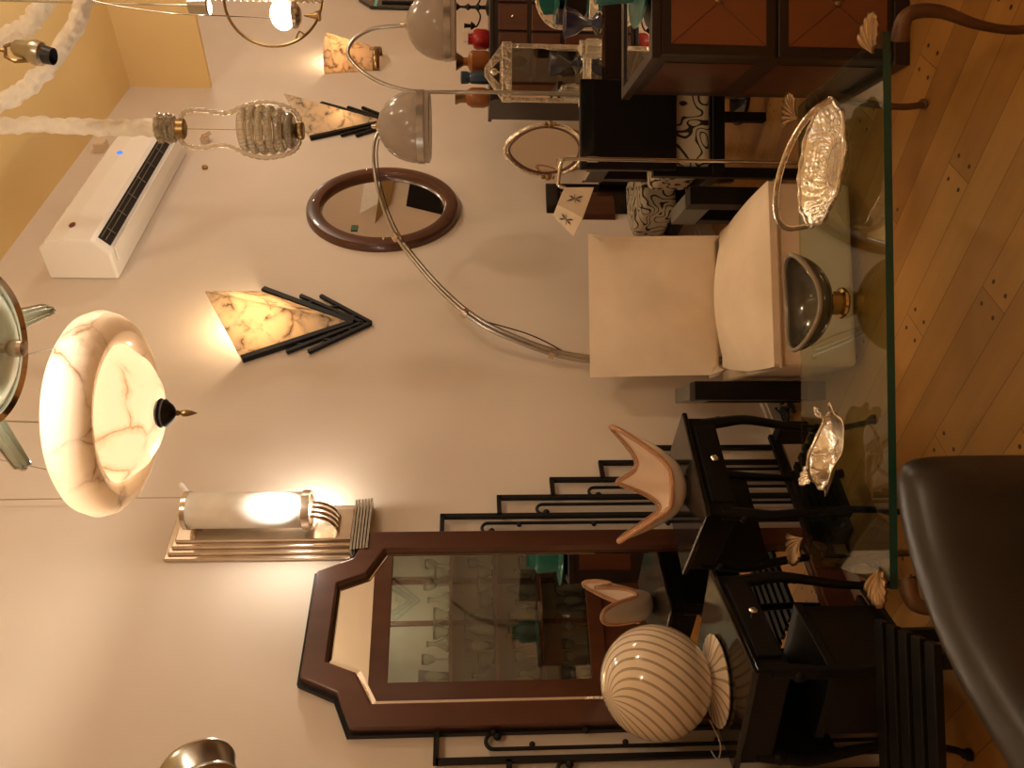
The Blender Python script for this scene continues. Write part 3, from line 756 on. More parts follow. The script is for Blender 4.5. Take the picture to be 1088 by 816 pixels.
b = MB(); pth = [path[i]+(path[i+1]-path[i]).cross(F).normalized()*(-.018-.03*max(0, math.sin((i-24)/16*PI) if 24 < i < 40 else 0)) for i in range(8, nn-6)]
b.tube(pth, .003, 6); b.build('cable', 'black', al)
b = MB(); b.lathe([(.14,0),(.14,.02),(.12,.03),(.02,.035),(.02,.07)], 40); b.build('foot', 'lacquer', al)
dc = at(443, 135, 3.6)-base; dome(al, dc)
# second arc lamp
S2 = 3.85
pb2 = at(520, 98, S2); base2 = Vector((pb2.x, pb2.y, 0))
al2 = empty('arc_floor_lamp', base2, 0, 'thin hooked chrome floor lamp with smoked glass dome nearest the photo edge', 'floor lamp')
raw = [(525,98,S2),(480,98,S2),(440,97,S2),(410,90,S2),(385,76,S2),(370,58,S2),(376,42,S2),(395,31,S2),(415,28,S2),(440,27,S2)]
path = bez([Vector((0,0,.03)), Vector((0,0,.6))]+[at(*q)-base2 for q in raw], 8)
b = MB(); b.tube(path, .009, 10); b.build('curved_stem', 'steel', al2)
b = MB(); b.lathe([(.13,0),(.13,.018),(.10,.028),(.02,.032)], 40); b.build('foot', 'lacquer', al2)
dc2 = at(471, 27, S2)-base2; dome(al2, dc2, .158)

# ------------------------------------------------------------------ glass coffee table
TZ = .39
gt = empty('glass_coffee_table', pl(2.013, .168), FACE+math.radians(1.5), 'thick glass coffee table on bronze legs topped with gilded shells', 'table')
TW, TD = .64, .235
b = MB()
b.add([(-TW,-TD,TZ),(TW,-TD,TZ),(TW,TD,TZ),(-TW,TD,TZ)], [(0,1,2,3)], 0)
b.add([(-TW,-TD,TZ-.019),(TW,-TD,TZ-.019),(TW,TD,TZ-.019),(-TW,TD,TZ-.019)], [(3,2,1,0)], 2)
b.add([(x, y, z) for z in (TZ-.019, TZ) for x, y in ((-TW,-TD),(TW,-TD),(TW,TD),(-TW,TD))], [(0,1,5,4)], 1)
b.add([(TW,-TD,TZ-.019),(TW,TD,TZ-.019),(-TW,TD,TZ-.019),(-TW,-TD,TZ-.019),(TW,-TD,TZ),(TW,TD,TZ),(-TW,TD,TZ),(-TW,-TD,TZ)], [(0,1,5,4),(1,2,6,5),(2,3,7,6)], 2)
b.tube([(TW,-TD,TZ-.001),(TW,TD,TZ-.001)], .0022, 6, mi=2)
b.tube([(-TW,TD,TZ-.001),(TW,TD,TZ-.001)], .0022, 6, mi=2)
b.build('glass_top', ['tabletop', 'edge', 'underside'], gt, smooth=False)
def shell(c, d, nrm, size, ribs=9):
    """fan shell, hinge at c, opening along d, face along nrm"""
    c, d, nrm = Vector(c), Vector(d).normalized(), Vector(nrm).normalized(); sd = d.cross(nrm)
    b = MB()
    def fn(s, t):
        a = (s-.5)*math.radians(150); r = size*t*(1-.12*abs(math.sin(a))**2)
        rid = .006*t*abs(math.sin(s*PI*ribs))
        return c+d*(r*math.cos(a)*1.25)+sd*(r*math.sin(a)*.85)+nrm*(rid+.020*math.sin(t*PI*.6)+.004)
    b.grid(fn, ribs*6+1, 10)
    return b
legdefs = [(-1,-1),(1,-1),(-1,1),(1,1)]
for sx, sy in legdefs:
    x, y = sx*TW, sy*TD
    o = Vector((x, y, 0)); dg = Vector((sx, sy*.55, 0)).normalized()
    p = [o-dg*.02+Vector((0,0,TZ-.045)), o+dg*.035+Vector((0,0,TZ-.05)), o+dg*.045+Vector((0,0,TZ-.12)), o+dg*.020+Vector((0,0,.17)), o+dg*.010+Vector((0,0,.08)), o+dg*.018+Vector((0,0,.022)), o+dg*.024+Vector((0,0,.008))]
    pp = bez(p, 6); n = len(pp); rs = [.021-.011*min(1, i/(n*.55))+(.006 if i > n-5 else 0) for i in range(n)]
    b = MB(); b.tube(pp, rs, 10); lg = b.build('leg', 'bark', gt)
    b = shell(o-dg*.048+Vector((0,0,TZ+.006)), dg+Vector((0,0,-.02)), dg*.1+Vector((0,0,1)), .070)
    b.build('shell_finial', 'bronze', lg, solid=.004)

def on_table(px, py, dz=.0): q = at_z(px, py, TZ); return Vector((q.x, q.y, TZ+.001))
# silver basket
q = on_table(893, 175)
sb = empty('silver_basket', q, FACE-math.radians(24), 'oval silver basket with hooped handle and pierced floral tray', 'basket')
def trayf(s, t):
    a = 2*PI*s; r = .055+.100*t; fl = 1+.03*math.cos(10*a)*t
    return Vector((r*math.cos(a)*fl*1.0, r*math.sin(a)*.80*fl, .012+.040*t**1.6+(.0035*math.sin(26*a)*math.sin(t*22) if .15 < t < .85 else 0)))
b = MB(); b.grid(trayf, 208, 26, closed_u=True); b.lathe([(.001,.010),(.055,.012)], 80, sy=.80, caps=False); b.build('tray', 'silver', sb, solid=.004)
b = MB(); b.tube([trayf(i/90, 1.0) for i in range(90)], [.006+.0015*math.sin(i*1.4) for i in range(90)], 8, closed=True)
b.build('rim', 'silver', sb)
b = MB(); b.lathe([(.06,0),(.062,.004),(.05,.014)], 48, sy=.80); b.build('foot', 'silver', sb)
hp = [(.158,0,.050)]+[(.155*math.cos(a)-.06*math.sin(a), -.010*math.sin(a), .052+.108*math.sin(a)**.8) for a in [PI*i/16 for i in range(1, 16)]]+[(-.158,0,.050)]
b = MB(); b.tube(bez(hp, 3), .0045, 8, flat=1.8); b.build('handle', 'silver', sb)
# boat bowl
q = on_table(897, 322)
bb_ = empty('footed_bowl', q, FACE, 'smoky boat shaped bowl on a short gold foot', 'bowl')
def boat(s, t):
    a = 2*PI*s; r = .028+.077*math.sin(t*PI/2)
    rx = 1.02+.12*max(0, math.cos(a))**3*t+.12*max(0, -math.cos(a))**3*t
    z = .045+.075*(t**1.5)+.014*t*t*math.cos(2*a)+.010*t*math.sin(a+.6)
    return Vector((r*math.cos(a)*rx, r*math.sin(a)*.78, z))
b = MB(); b.grid(boat, 72, 14, closed_u=True); b.lathe([(.001,.044),(.028,.045)], 72, sy=.78, caps=False); b.build('body', 'smoke', bb_, solid=.008)
b = MB(); b.tube([boat(i/90, 1.0) for i in range(90)], .0062, 8, closed=True); b.build('rim', 'smoke2', bb_)
b = MB(); b.lathe([(.036,0),(.040,.006),(.038,.012),(.030,.016),(.030,.036),(.036,.042),(.034,.048)], 32); b.build('foot', 'gold', bb_)
# leaf dish
q = on_table(893, 478)
ld = empty('silver_dish', q, FACE+math.radians(-20), 'small silver shell and leaf dish with looped handle', 'dish')
def leaf(s, t):
    a = 2*PI*s; r = (.018+.085*t)*(1+.06*math.cos(9*a)*t); z = .006+.030*t**1.5+.012*math.cos(3*a)*t
    return Vector((r*math.cos(a)*1.2, r*math.sin(a)*.62, z))
b = MB(); b.grid(leaf, 80, 8, closed_u=True); b.lathe([(.001,.004),(.018,.006)], 80, sx=1.2, sy=.62, caps=False); b.build('tray', 'silver', ld, solid=.003)
b = MB()
b.tube(bez([(-.10,0,.035),(-.07,-.02,.075),(-.01,-.03,.095),(.05,-.02,.075),(.10,.01,.04)], 6), [.003+.0022*abs(math.sin(i*.8)) for i in range(25)], 8)
b.tube(bez([(-.03,.05,.03),(-.01,.01,.07),(0,-.03,.085),(.02,-.06,.03)], 6), .003, 8)
b.build('handle', 'silver', ld)
b = shell((.085,.0,.035), (1,0,.5), (-.5,0,1), .040, 7); b.build('shell', 'silver', ld, solid=.003)
b = shell((-.075,.02,.03), (-1,.2,.5), (.5,0,1), .045, 7); b.build('shell', 'silver', ld, solid=.003)

# ------------------------------------------------------------------ leather chair in the foreground
lc = empty('leather_chair', pl(.95, -.52), 0, 'dark brown leather tub chair with rounded top edge in the foreground', 'armchair')
lo = lc.location.copy()
cpath = [(1.255,-.115),(1.235,-.20),(1.19,-.29),(1.12,-.375),(1.03,-.445),(.92,-.51),(.80,-.57),(.66,-.63)]
cp = bez([pl(a, l) for a, l in cpath], 5)
b = MB(); prof = []
HT, TH = .655, .055
prof2 = [(TH*.8,.22),(TH,.40),(TH,.58),(TH*.85,.625),(TH*.5,.65),(0,HT+.003),(-TH*.5,.65),(-TH*.85,.625),(-TH,.58),(-TH,.40),(-TH*.8,.22)]
vs = []
for i, p in enumerate(cp):
    t = (cp[min(i+1, len(cp)-1)]-cp[max(i-1, 0)]).normalized(); nrm = Vector((-t.y, t.x, 0))
    e = min(1, (min(i, len(cp)-1-i)+.35)/4.0); sc_ = math.sin(e*PI/2)
    for x, z in prof2:
        vs.append(p+nrm*x*max(.25, sc_)+Vector((0,0,z-(.05*(1-sc_)**2 if z > .5 else 0)))-lo)
n = len(prof2)
b.add(vs, [(i*n+q, i*n+(q+1) % n, (i+1)*n+(q+1) % n, (i+1)*n+q) for i in range(len(cp)-1) for q in range(n)]+[tuple(range(n)), tuple((len(cp)-1)*n+q for q in range(n))])
b.build('backrest', 'leather', lc, sub=1)
b = MB(); sc0 = pl(.92,-.27)-lo
b.box(-.22,.22,-.22,.22,.20,.40, mtx=Matrix.Translation(sc0) @ Matrix.Rotation(FACE+math.radians(35), 4, 'Z')); b.build('seat', 'leather', lc, smooth=False, bevel=.03)
for a in (-1, 1):
    for c in (-1, 1):
        q = sc0+Matrix.Rotation(FACE+math.radians(35), 4, 'Z') @ Vector((a*.18, c*.18, 0)); b = MB(); b.lathe([(.014,0),(.02,.21)], 12, q); b.build('leg', 'satin', lc)

# ------------------------------------------------------------------ orange panelled cabinet
cb_ = empty('cabinet', pl(2.38, .99), FACE, 'dark cabinet with orange veneered doors and mirrored top', 'cabinet')
ca = Vector((0,0,0)); CW, CD, CH = .62, .42, .795
ch_ = .16   # chamfer
poly = [(0,0),(CW,0),(CW+.06,ch_),(CW+.06,CD),(-.0+.03,CD),(.03,CD)]
def cpoly(z, g=0): return [(0-g,0-g,z),(CW+g,0-g,z),(CW+g,.44+g,z),(.04-g,.44+g,z)]
b = MB(); b.prism(cpoly(.0), (0,0,CH-.03)); b.build('body', 'dark', cb_, smooth=False, bevel=.004)
b = MB(); b.ring(cpoly(CH-.03, .014), cpoly(CH-.03, -.02), (0,0,.03)); b.build('top_frame', 'dark', cb_, smooth=False, bevel=.003)
b = MB(); b.prism(cpoly(CH-.02, -.02), (0,0,.012)); b.build('mirrored_top', 'mirror', cb_, smooth=False)
b = MB(); b.prism(cpoly(0, .02), (0,0,.05)); b.build('plinth', 'dark', cb_, smooth=False, bevel=.004)
def door(x0, x1, z0, z1, kn=True):
    b = MB(); b.box(x0-.03, x1+.03, -.012, 0, z0-.03, z1+.03); d = b.build('door', 'dark', cb_, smooth=False, bevel=.003)
    b = MB(); b.box(x0, x1, -.015, -.010, z0, z1); b.build('veneer_panel', 'veneer', d, smooth=False)
    b = MB(); cx, cz = (x0+x1)/2, (z0+z1)/2
    for (a, c) in ((x0,z0),(x1,z0),(x0,z1),(x1,z1)): b.tube([(a,-.0155,c),(cx,-.0155,cz)], .0012, 4)
    b.build('inlay_lines', 'inlay', d, smooth=False)
    b = MB(); b.lathe([(.013,0),(.013,.006),(.007,.010),(.001,.011)], 16, (x0+.135,-.015,cz), mtx=ROTW); b.build('knob', 'brass', d)
door(.03, .285, .445, .735); door(.335, .59, .445, .735); door(.03, .285, .07, .375); door(.335, .59, .07, .375)
b = MB()
dv = Vector((.04,.44,0)); n2 = Vector((-.44,.04,0)).normalized()
for z0, z1 in ((.455,.735),(.07,.375)):
    a, c = dv*.14+n2*.003, dv*.86+n2*.003
    b.prism([a+Vector((0,0,z0)), c+Vector((0,0,z0)), c+Vector((0,0,z1)), a+Vector((0,0,z1))], -n2*.006)
b.build('side_panels', 'mahog', cb_, smooth=False)
# teal hat shaped vessel on it
tv = empty('teal_vase', pl(2.465, 1.27, CH-.008), 0, 'teal ceramic hat shaped vase on the orange panelled cabinet', 'vase')
b = MB(); b.lathe([(.001,.0),(.05,.0),(.145,.018),(.150,.026),(.143,.030),(.085,.028),(.076,.040),(.080,.09),(.086,.135),(.080,.158),(.055,.170),(.050,.205),(.056,.212),(.048,.212),(.044,.17),(.001,.165)], 56, caps=False); b.build('body', 'teal', tv)

# ------------------------------------------------------------------ tall chest of small drawers with pots
dz = 1.215
dc_ = empty('drawer_chest', pl(4.55, 1.62), FACE, 'tall dark wooden chest of small drawers behind the dressing mirrors', 'chest of drawers')
b = MB(); b.box(0, 1.05, 0, .35, .04, dz-.02); b.build('body', 'dark', dc_, smooth=False, bevel=.004)
b = MB(); b.box(-.012, 1.062, -.015, .36, dz-.022, dz); b.build('top', 'dark', dc_, smooth=False, bevel=.003)
for i in range(5):
    for j in range(5):
        x0 = .23+i*.163; z1 = dz-.05-j*.19
        b = MB(); b.box(x0, x0+.148, -.012, 0, z1-.165, z1); d = b.build('drawer', 'mahog', dc_, smooth=False, bevel=.004)
        b = MB(); b.ball((x0+.074,-.018,z1-.08), .008, 8); b.build('knob', 'chrome', d)
b = MB(); b.box(0, 1.05, 0, .35, 0, .04); b.build('plinth', 'dark', dc_, smooth=False)
def vase(px, py, s, prof, m, label, n=32, mouth=None, rib=0, ribn=0):
    q = at(px, py, s); o = empty('vase', (q.x, q.y, dz), 0, label, 'vase')
    b = MB(); b.lathe(prof, n, caps=False, rib=rib, ribn=ribn); b.build('body', m, o)
    if mouth:
        b = MB(); b.lathe(mouth, n, caps=False); b.build('rim', 'brass', o)
    return o
vase(518, 42, 4.72, [(.001,0),(.045,0),(.056,.015),(.058,.07),(.050,.088),(.032,.095),(.030,.115),(.034,.122),(.028,.122),(.001,.11)], 'red', 'small round red vase on the tall drawer chest', rib=.03, ribn=12)
vase(518, 66, 4.66, [(.001,0),(.055,0),(.062,.02),(.062,.10),(.050,.115),(.024,.125),(.022,.155),(.038,.175),(.050,.19),(.044,.19),(.001,.17)], 'orange', 'tall orange brown vase with flared dark neck on the drawer chest', mouth=[(.024,.148),(.040,.173),(.052,.192),(.046,.192)], rib=.02, ribn=14)
vase(518, 83, 4.60, [(.001,0),(.032,0),(.036,.02),(.034,.10),(.028,.115),(.034,.125),(.036,.16),(.030,.165),(.001,.15)], 'blue', 'slim blue vase between the amber pots on the drawer chest')
vase(518, 104, 4.62, [(.001,0),(.044,0),(.056,.03),(.056,.10),(.042,.125),(.030,.135),(.030,.165),(.040,.195),(.034,.195),(.001,.17)], 'orange', 'amber vase with dark olive neck at the left end of the drawer chest', mouth=[(.031,.14),(.031,.165),(.042,.197),(.036,.197)])
q = at(518, 8, 4.7)
cn = empty('candelabrum', (q.x, q.y, dz), FACE, 'dark bronze branched candelabrum on the drawer chest', 'candelabrum')
b = MB(); b.lathe([(.05,0),(.04,.012),(.012,.02),(.01,.05),(.02,.06),(.01,.075),(.009,.11),(.02,.12),(.008,.14),(.006,.19)], 16); b.build('stem', 'iron', cn)
for sg in (-1, 0, 1):
    b = MB(); x = sg*.11; zt = .10 if sg else .19
    if sg: b.tube(bez([(0,0,.08),(sg*.05,0,.05),(x,0,.07),(x,0,.10)], 6), .005, 8)
    b.lathe([(.008,zt-.02),(.022,zt),(.022,zt+.006),(.010,zt+.008),(.012,zt+.04),(.016,zt+.045)], 12, (x,0,0)); b.build('candle_arm', 'iron', cn)

# ------------------------------------------------------------------ dressing table and its mirrors
vz = .765
vt = empty('dressing_table', pl(3.42, 1.02), FACE, 'dark dressing table with mirrored top under the ornate mirrors', 'dressing table')
b = MB(); b.box(0, 1.2, 0, .60, vz-.10, vz-.012); b.build('frame', 'dark', vt, smooth=False, bevel=.004)
b = MB(); b.box(-.0, 1.2, -.0, .60, vz-.012, vz); b.build('mirrored_top', 'mirror', vt, smooth=False)
for x, y in ((.32,.04),(1.17,.04),(.03,.57),(1.17,.57)):
    if True:
        b = MB(); b.box(x-.025, x+.025, y-.025, y+.025, 0, vz-.10); b.build('leg', 'dark', vt, smooth=False)
# rectangular silver mirror
q = pl(3.85, 1.50, vz)
def tilted(o, deg): o.rotation_euler = (math.radians(deg), 0, o.rotation_euler[2]); return o
rmn = empty('dressing_mirror', q, FACE-math.radians(6), 'rectangular silver dressing mirror with pierced fan crest', 'mirror')
mw, mh = .135, .40
b = MB(); b.ring([(-mw,-.01,.0),(mw,-.01,.0),(mw,-.01,mh),(-mw,-.01,mh)], [(-mw+.02,-.01,.02),(mw-.02,-.01,.02),(mw-.02,-.01,mh-.03),(-mw+.02,-.01,mh-.03)], (0,.02,0))
b.box(-mw-.005, mw+.005, -.016, .0, mh-.035, mh+.012)
for sg in (-1, 1): b.box(sg*mw-.02, sg*mw+.02, -.018, .0, -.0, .04)
b.build('frame', 'silver', rmn, smooth=False, bevel=.003)
b = MB(); b.box(-mw+.018, mw-.018, -.004, .004, .018, mh-.028); b.build('mirror_glass', 'mirror', rmn, smooth=False)
b = MB(); b.ring([(-mw,-.012,mh+.01),(mw,-.012,mh+.01),(.02,-.012,mh+.095),(-.02,-.012,mh+.095)], [(-.055,-.012,mh+.022),(.055,-.012,mh+.022),(.008,-.012,mh+.07),(-.008,-.012,mh+.07)], (0,.012,0))
b.ball((0,-.01,mh+.05), .018, 12, sy=.4); b.tube([(0,-.008,mh+.01),(0,-.008,mh+.09)], .004, 6)
b.build('crest', 'silver', rmn, smooth=False, bevel=.002)
b = MB(); b.tube([(0,.01,mh*.7),(0,.12,.004)], .005, 6); b.build('strut', 'silver', rmn)
# pointed oval mirror
q = pl(3.70, 1.085, vz)
om = empty('dressing_mirror', q, FACE-math.radians(30), 'pointed oval gilt dressing mirror standing left of the silver mirror', 'mirror')
def tear(sc1, n=60):
    out = []
    for i in range(n):
        a = 2*PI*i/n; x = .118*sc1*math.cos(a); z = math.sin(a)
        zz = .175*z if z < 0 else .19*z
        x *= (1-.28*max(0, z)**2.2)
        out.append(Vector((x, 0, .215+zz*sc1)))
    return out
b = MB(); b.tube(tear(1.0), [.011]*60, 8, closed=True); b.build('frame', 'silver', om)
b = MB(); b.tube([p+Vector((0,-.006,0)) for p in tear(.90)], [.005]*60, 8, closed=True); b.build('inner_rim', 'mahog2', om)
b = MB(); b.prism(tear(.92), (0,.006,0)); b.build('mirror_glass', 'mirror', om, smooth=False)
b = MB()
for sg in (-1, 1):
    b.ball((sg*.122,-.01,.20), .016, 10); b.ball((sg*.122,-.012,.222), .010, 8); b.ball((sg*.122,-.012,.178), .010, 8)
b.build('rosettes', 'bronze', om)
b = MB(); b.box(-.09,.09,-.03,.05,0,.02); b.tube([(-.122,0,.2),(-.07,0,.012)], .006, 6); b.tube([(.122,0,.2),(.07,0,.012)], .006, 6); b.build('base', 'bronze', om)
# arched mirror
q = pl(3.62, 1.78, vz)
am = empty('dressing_mirror', q, FACE-math.radians(24), 'arched silver framed dressing mirror at the photo edge', 'mirror')
def archp(w, h0, y):
    return [Vector((-w, y, .0))]+[Vector((-w*math.cos(a), y, h0+w*math.sin(a)*.8)) for a in [PI*i/16 for i in range(17)]]+[Vector((w, y, .0))]
o_, i_ = archp(.155, .15, -.01), archp(.135, .15, -.01); i_[0].z = i_[-1].z = .02
b = MB(); b.ring(o_, i_, (0,.02,0)); b.build('frame', 'silver', am, bevel=.004)
b = MB(); b.prism([p+Vector((0,.006,0)) for p in i_], (0,.006,0)); b.build('mirror_glass', 'mirror', am, smooth=False)
b = MB(); b.tube([(0,.01,.16),(0,.12,.005)], .005, 6); b.build('strut', 'silver', am)
# indigo vase and crystal pot
q = pl(3.52, 1.60, vz); o = empty('glass_vase', q, 0, 'dark indigo glass vase in front of the arched mirror', 'vase')
b = MB(); b.lathe([(.001,0),(.04,0),(.045,.008),(.015,.03),(.02,.06),(.05,.10),(.062,.15),(.055,.15),(.001,.07)], 24, rib=.08, ribn=6, caps=False); b.build('body', 'indigo', o)
q = pl(3.48, 1.47, vz); o = empty('crystal_pot', q, 0, 'small cut crystal pot beside the teal vase', 'pot')
b = MB(); b.lathe([(.035,0),(.04,.01),(.038,.06),(.03,.065),(.032,.08),(.001,.10)], 20, rib=.06, ribn=10); b.build('body', 'murano', o)

# ------------------------------------------------------------------ chairs in scroll fabric
def scroll_chair(loc, rz, label, w=.36, inset=True, z0=.27, z1=.45):
    t = empty('dining_chair', loc, rz, label, 'chair', None)
    b = MB(); b.box(-w/2, w/2, -.2, .2, z0, z1); b.build('seat', 'scroll', t, smooth=False, bevel=.03)
    b = MB(); b.box(-w/2-.02, w/2+.02, .20, .225, z1-.03, .90); k = b.build('backrest', 'lacquer', t, smooth=False, bevel=.006)
    b = MB(); b.box(-w/2-.03, w/2+.03, -.19, .21, z0-.05, z0); b.build('seat_frame', 'satin', t, smooth=False, bevel=.004)
    for sx in (-1, 1):
        for sy in (-1, 1):
            b = MB(); b.box(sx*(w/2+.015)-.02, sx*(w/2+.015)+.02, sy*.18-.02, sy*.18+.02, 0, z0-.02 if sy < 0 else .6); b.build('leg', 'satin', t, smooth=False, bevel=.004)
    if inset:
        b = MB(); b.grid(lambda s, u: Vector(((s-.5)*w*.8, .198-.035*math.sin(s*PI), .52+.30*u)), 12, 4); b.build('back_inset', 'brownlac', t)
    return t
p1 = pl(3.37, 1.03)
c1 = scroll_chair((p1.x, p1.y, 0), FACE+PI, 'black backed chair with scroll patterned seat seen from behind', .32, False, .36, .54)
# seen from behind: raise back slightly
p2 = pl(4.26, 1.0)
c2 = scroll_chair((p2.x, p2.y, 0), FACE+math.radians(16), 'black chair with scroll patterned seat facing out behind the armchair', .36, True)

# small reading lamp with dragonfly shade
q = pl(2.95, .835)
rl = empty('reading_lamp', q, FACE, 'slim chrome reading lamp with folded cream shade painted with dragonfly', 'floor lamp')
zt = 1.0
path = bez([(0,0,.02),(0,0,.5),(0,0,zt-.06),(-.008,0,zt-.012),(-.03,0,zt),(-.085,0,zt+.008),(-.10,0,zt+.004),(-.108,0,zt-.02)], 6)
b = MB(); b.tube(path, .0075, 10); b.lathe([(.011,.86),(.011,.90)], 12); b.build('pole', 'chrome', rl)
b = MB(); b.lathe([(.085,0),(.085,.012),(.07,.018),(.01,.02)], 40); b.build('foot', 'chrome', rl)
tp, bt = .035, .115
mt = Matrix.Translation((-.18,0,zt-.045)) @ Matrix.Rotation(math.radians(22), 4, 'Y') @ Matrix.Rotation(math.radians(28), 4, 'Z')
b = MB(); vt_ = []
for r_, z in ((.050,.055),(.088,-.045)):
    for k in range(4):
        a = PI/4+PI/2*k; vt_.append(mt @ Vector((r_*math.cos(a)*1.25, r_*math.sin(a)*.9, z)))
b.add(vt_, [(k, (k+1) % 4, 4+(k+1) % 4, 4+k) for k in range(4)]); sh = b.build('shade', 'paper', rl, smooth=False, solid=.003)
b = MB()
for k in range(4):
    c = (vt_[k]+vt_[(k+1) % 4]+vt_[4+k]+vt_[4+(k+1) % 4])/4; nr = (vt_[(k+1) % 4]-vt_[k]).cross(vt_[4+k]-vt_[k]).normalized()
    cen = mt @ Vector((0,0,0))
    if nr.dot(c-cen) < 0: nr = -nr
    e1 = (vt_[4+(k+1) % 4]-vt_[4+k]).normalized(); e2 = nr.cross(e1)
    o_ = c+nr*.004
    for ang in (20, 70, 200, 250, 130, 310):
        ln = .026 if ang not in (130, 310) else .034; d = e1*math.cos(math.radians(ang))+e2*math.sin(math.radians(ang))
        b.prism([o_, o_+d*ln*.6+e1*.004, o_+d*ln, o_+d*ln*.6-e1*.004], nr*.0008)
b.build('dragonfly_motif', 'ink', sh, smooth=False)

# black octagonal wall mirror with teal strip
pA, pB = at_y(382, 8, WY), at_y(452, 8, WY)
wm = empty('wall_mirror', (pA.x+.25, WY, (pA.z+pB.z)/2), 0, 'black glass wall mirror with pointed ends and teal strip at photo edge', 'mirror')
hz = (pA.z-pB.z)/2+.02
b = MB(); b.prism([(-.30,0,-hz*.7),(-.30,0,hz*.6),(-.12,0,hz),(.35,0,hz),(.45,0,hz*.6),(.45,0,-hz*.7),(.2,0,-hz),(-.12,0,-hz)], (0,-.03,0)); b.build('black_glass', 'blackmir', wm, smooth=False, bevel=.01)
b = MB(); b.box(-.30,.45,-.038,-.03, hz*.42, hz*.50); b.build('teal_strip', 'tealglass', wm, smooth=False)
b = MB(); b.box(-.22,-.19,-.045,-.03,-hz*.8,hz*.3); b.build('side_bar', 'iron', wm, smooth=False)

# ------------------------------------------------------------------ glass display cabinet (seen in the tall mirror)
LV, RV = Vector((2.30,-.24,0)), Vector((3.43,.085,0))
ang = math.atan2(RV.y-LV.y, RV.x-LV.x)
dcb = empty('display_cabinet', LV, ang, 'wooden glass fronted display cabinet of glassware reflected in the tall hall mirror', 'display cabinet')
DW, DH, DD = (RV-LV).length, 1.96, .42
b = MB(); b.box(0,DW,-DD,-DD+.02,0,DH); b.build('back_panel', 'greenish', dcb, smooth=False)
b = MB(); b.box(0,.03,-DD+.02,-.0,0,DH); b.box(DW-.03,DW,-DD+.02,0,0,DH); b.box(.03,DW-.03,-DD+.02,0,DH-.04,DH); b.box(.03,DW-.03,-DD+.02,0,0,.5); b.build('carcass', 'mahog2', dcb, smooth=False)
b = MB(); b.ring([(0,0,.45),(DW,0,.45),(DW,0,DH),(0,0,DH)], [(.12,0,.55),(DW-.12,0,.55),(DW-.12,0,DH-.12),(.12,0,DH-.12)], (0,.025,0)); d = b.build('door', 'mahog2', dcb, smooth=False, bevel=.004)
b = MB(); b.box(.12,DW-.12,.008,.012,.55,DH-.12); b.build('glass_pane', 'glassy', d, smooth=False)
b = MB(); b.box(.5*DW-.015,.5*DW+.015,-DD+.02,-DD+.05,.5,DH-.04); b.box(.75*DW-.015,.75*DW+.015,-DD+.02,-DD+.05,.5,DH-.04); b.build('rear_stile', 'mahog2', dcb, smooth=False)
shz = [.52, .86, 1.16, 1.46]
for z in shz[1:]:
    b = MB(); b.box(.032,DW-.032,-DD+.02,-.02,z-.008,z); b.box(.032,DW-.032,-.03,-.02,z-.02,z); b.build('shelf', 'mahog2', dcb, smooth=False)
light('cabinet_fill_light', (DW*.5, -.06, DH-.07), 2.6, (1,.9,.7), .015, dcb)  # added light to brighten the shelves, not a lamp of the cabinet
gprofs = [[(.03,0),(.028,.004),(.005,.01),(.005,.09),(.02,.10),(.035,.14),(.033,.18)], [(.04,0),(.045,.01),(.045,.12),(.02,.16),(.015,.19),(.025,.20)], [(.03,0),(.02,.02),(.05,.08),(.055,.11)], [(.025,0),(.03,.1),(.045,.2)], [(.05,0),(.055,.02),(.03,.05),(.012,.09),(.014,.13),(.02,.15)]]
protos = {}
dm = Matrix.Translation(LV) @ Matrix.Rotation(ang, 4, 'Z')
for z in shz:
    for k in range(11):
        i = random.randrange(5)
        loc = dm @ Vector((.10+k*(DW-.2)/10, -.20+random.uniform(-.08,.08), z+.0005))
        if i not in protos:
            b = MB(); b.lathe(gprofs[i], 20, caps=False); o = b.build('glass_vessel', 'crystal', solid=.003); protos[i] = o
        else:
            o = protos[i].copy(); COL.objects.link(o)
        o.location = loc
        tag(o, 'clear glass vessel on a shelf of the display cabinet reflected in the tall mirror', 'glassware', 'glassware in the display cabinet')

# things on the far right wall, seen in the round mirror
def refl_hit(px, py, x=X1):
    d = ray(px, py); p = CAM+d*((WY-.014)/d.y); d = Vector((d.x, -d.y, d.z)); return p+d*((x-p.x)/d.x)
for pts, mn, nm, lab, cat in (
    ([(388,187),(405,187),(402,212),(383,222)], 'opal', 'wall_sconce', 'white wedge shaped wall light reflected in the round mirror', 'wall lamp'),
    ([(406,187),(420,187),(415,213),(399,233)], 'brass', 'wall_sconce', 'dark bronze wedge wall light reflected in the round mirror', 'wall lamp'),
    ([(436,190),(465,200),(473,224),(432,214)], 'satin', 'wall_cabinet', 'black wall cabinet reflected in the round mirror', 'cabinet')):
    q = [refl_hit(*p) for p in pts]
    tag(MB().prism([(X1-.001, p.y, p.z) for p in q], (-.12,0,0)).build(nm, mn, smooth=False, bevel=.006), lab, cat)

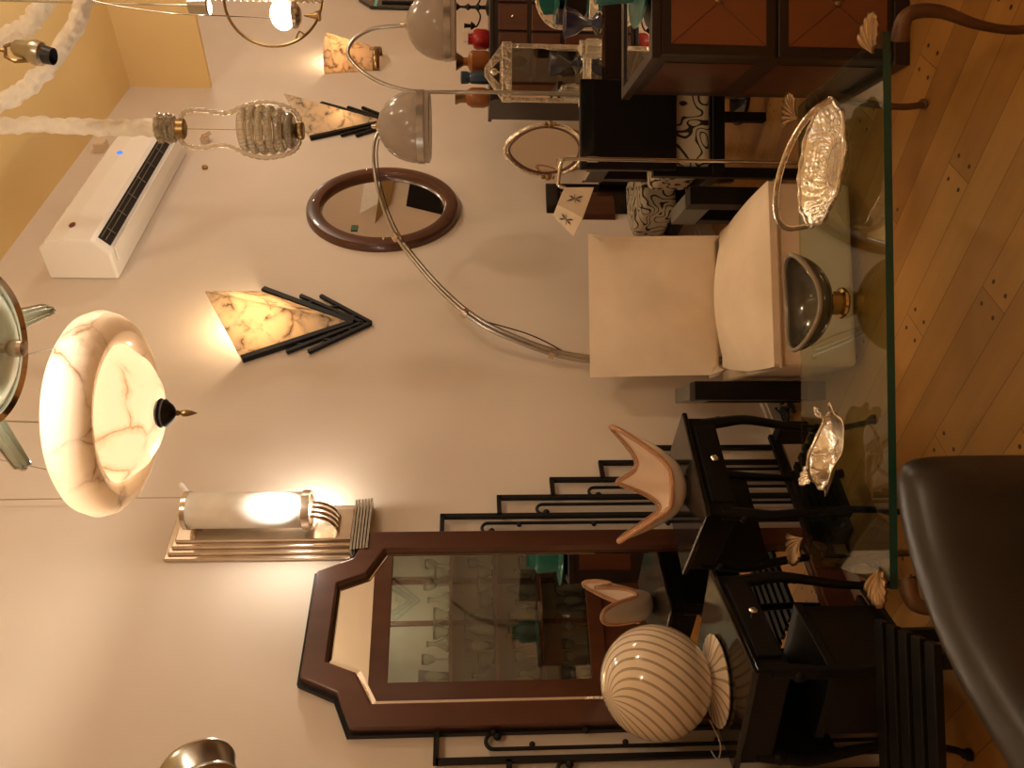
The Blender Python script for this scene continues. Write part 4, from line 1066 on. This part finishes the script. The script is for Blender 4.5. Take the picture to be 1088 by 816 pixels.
# ------------------------------------------------------------------ floor clutter
g0 = at_z(832, 436, .03); b = MB()
for k in range(4):
    pts = [Vector((g0.x+random.uniform(-.08,.10), g0.y+random.uniform(-.10,.06), .02+random.uniform(0,.05))) for _ in range(7)]
    b.tube(bez(pts, 6), .004, 6)
tag(b.build('black_cables', 'black'), 'tangle of black power cables on the floor by the wall', 'cable')
for i, (cc, lab) in enumerate(((([(968,668),(940,700),(930,730),(955,745),(980,725),(975,700),(935,690)]), 'looped white cable under the globe lamp table'), (([(905,780),(940,770),(965,775),(975,790),(980,820)]), 'white cable trailing on the floor at the photo edge'))):
    p = [at_z(x, y, .02 if i else .03) for x, y in cc]; b = MB(); b.tube(bez(p, 8), .0035, 6); tag(b.build('white_cable', 'cable_w'), lab, 'cable')

# ------------------------------------------------------------------ added fill lights, no fixtures behind them (out of frame)
WARM = (1, .85, .69)
for i, (x, y, z, e) in enumerate([(.2,-1.0,3.4,34), (3.2,-.9,3.4,42), (4.6,.8,2.75,22), (6.2,.3,3.3,34), (7.6,1.2,3.3,10)]):
    light('room_fill_light', (x, y, z), e, WARM, .12)
w = bpy.data.worlds.new('world'); sc.world = w; w.use_nodes = True
w.node_tree.nodes['Background'].inputs[0].default_value = (1,.75,.5,1); w.node_tree.nodes['Background'].inputs[1].default_value = .02

# ------------------------------------------------------------------ camera
cd_ = bpy.data.cameras.new('camera'); cam = bpy.data.objects.new('camera', cd_); COL.objects.link(cam)
cd_.sensor_fit = 'HORIZONTAL'; cd_.sensor_width = 36; cd_.lens = 36*FP/W; cd_.clip_start = .05
X = -U; Y = R; Z = -F
cam.matrix_world = Matrix(((X.x,Y.x,Z.x,CAM.x),(X.y,Y.y,Z.y,CAM.y),(X.z,Y.z,Z.z,CAM.z),(0,0,0,1)))
sc.camera = cam
sc.view_settings.view_transform = 'Standard'
try: sc.view_settings.look = 'None'
except Exception: pass
sc.view_settings.gamma = 1; sc.view_settings.use_curve_mapping = False
sc.view_settings.exposure = 0.0
sc.cycles.max_bounces = 10; sc.cycles.transparent_max_bounces = 16; sc.cycles.transmission_bounces = 8; sc.cycles.diffuse_bounces = 5; sc.cycles.glossy_bounces = 6
sc.cycles.caustics_reflective = True; sc.cycles.caustics_refractive = True
sc.cycles.sample_clamp_indirect = 6
sc.cycles.use_denoising = True
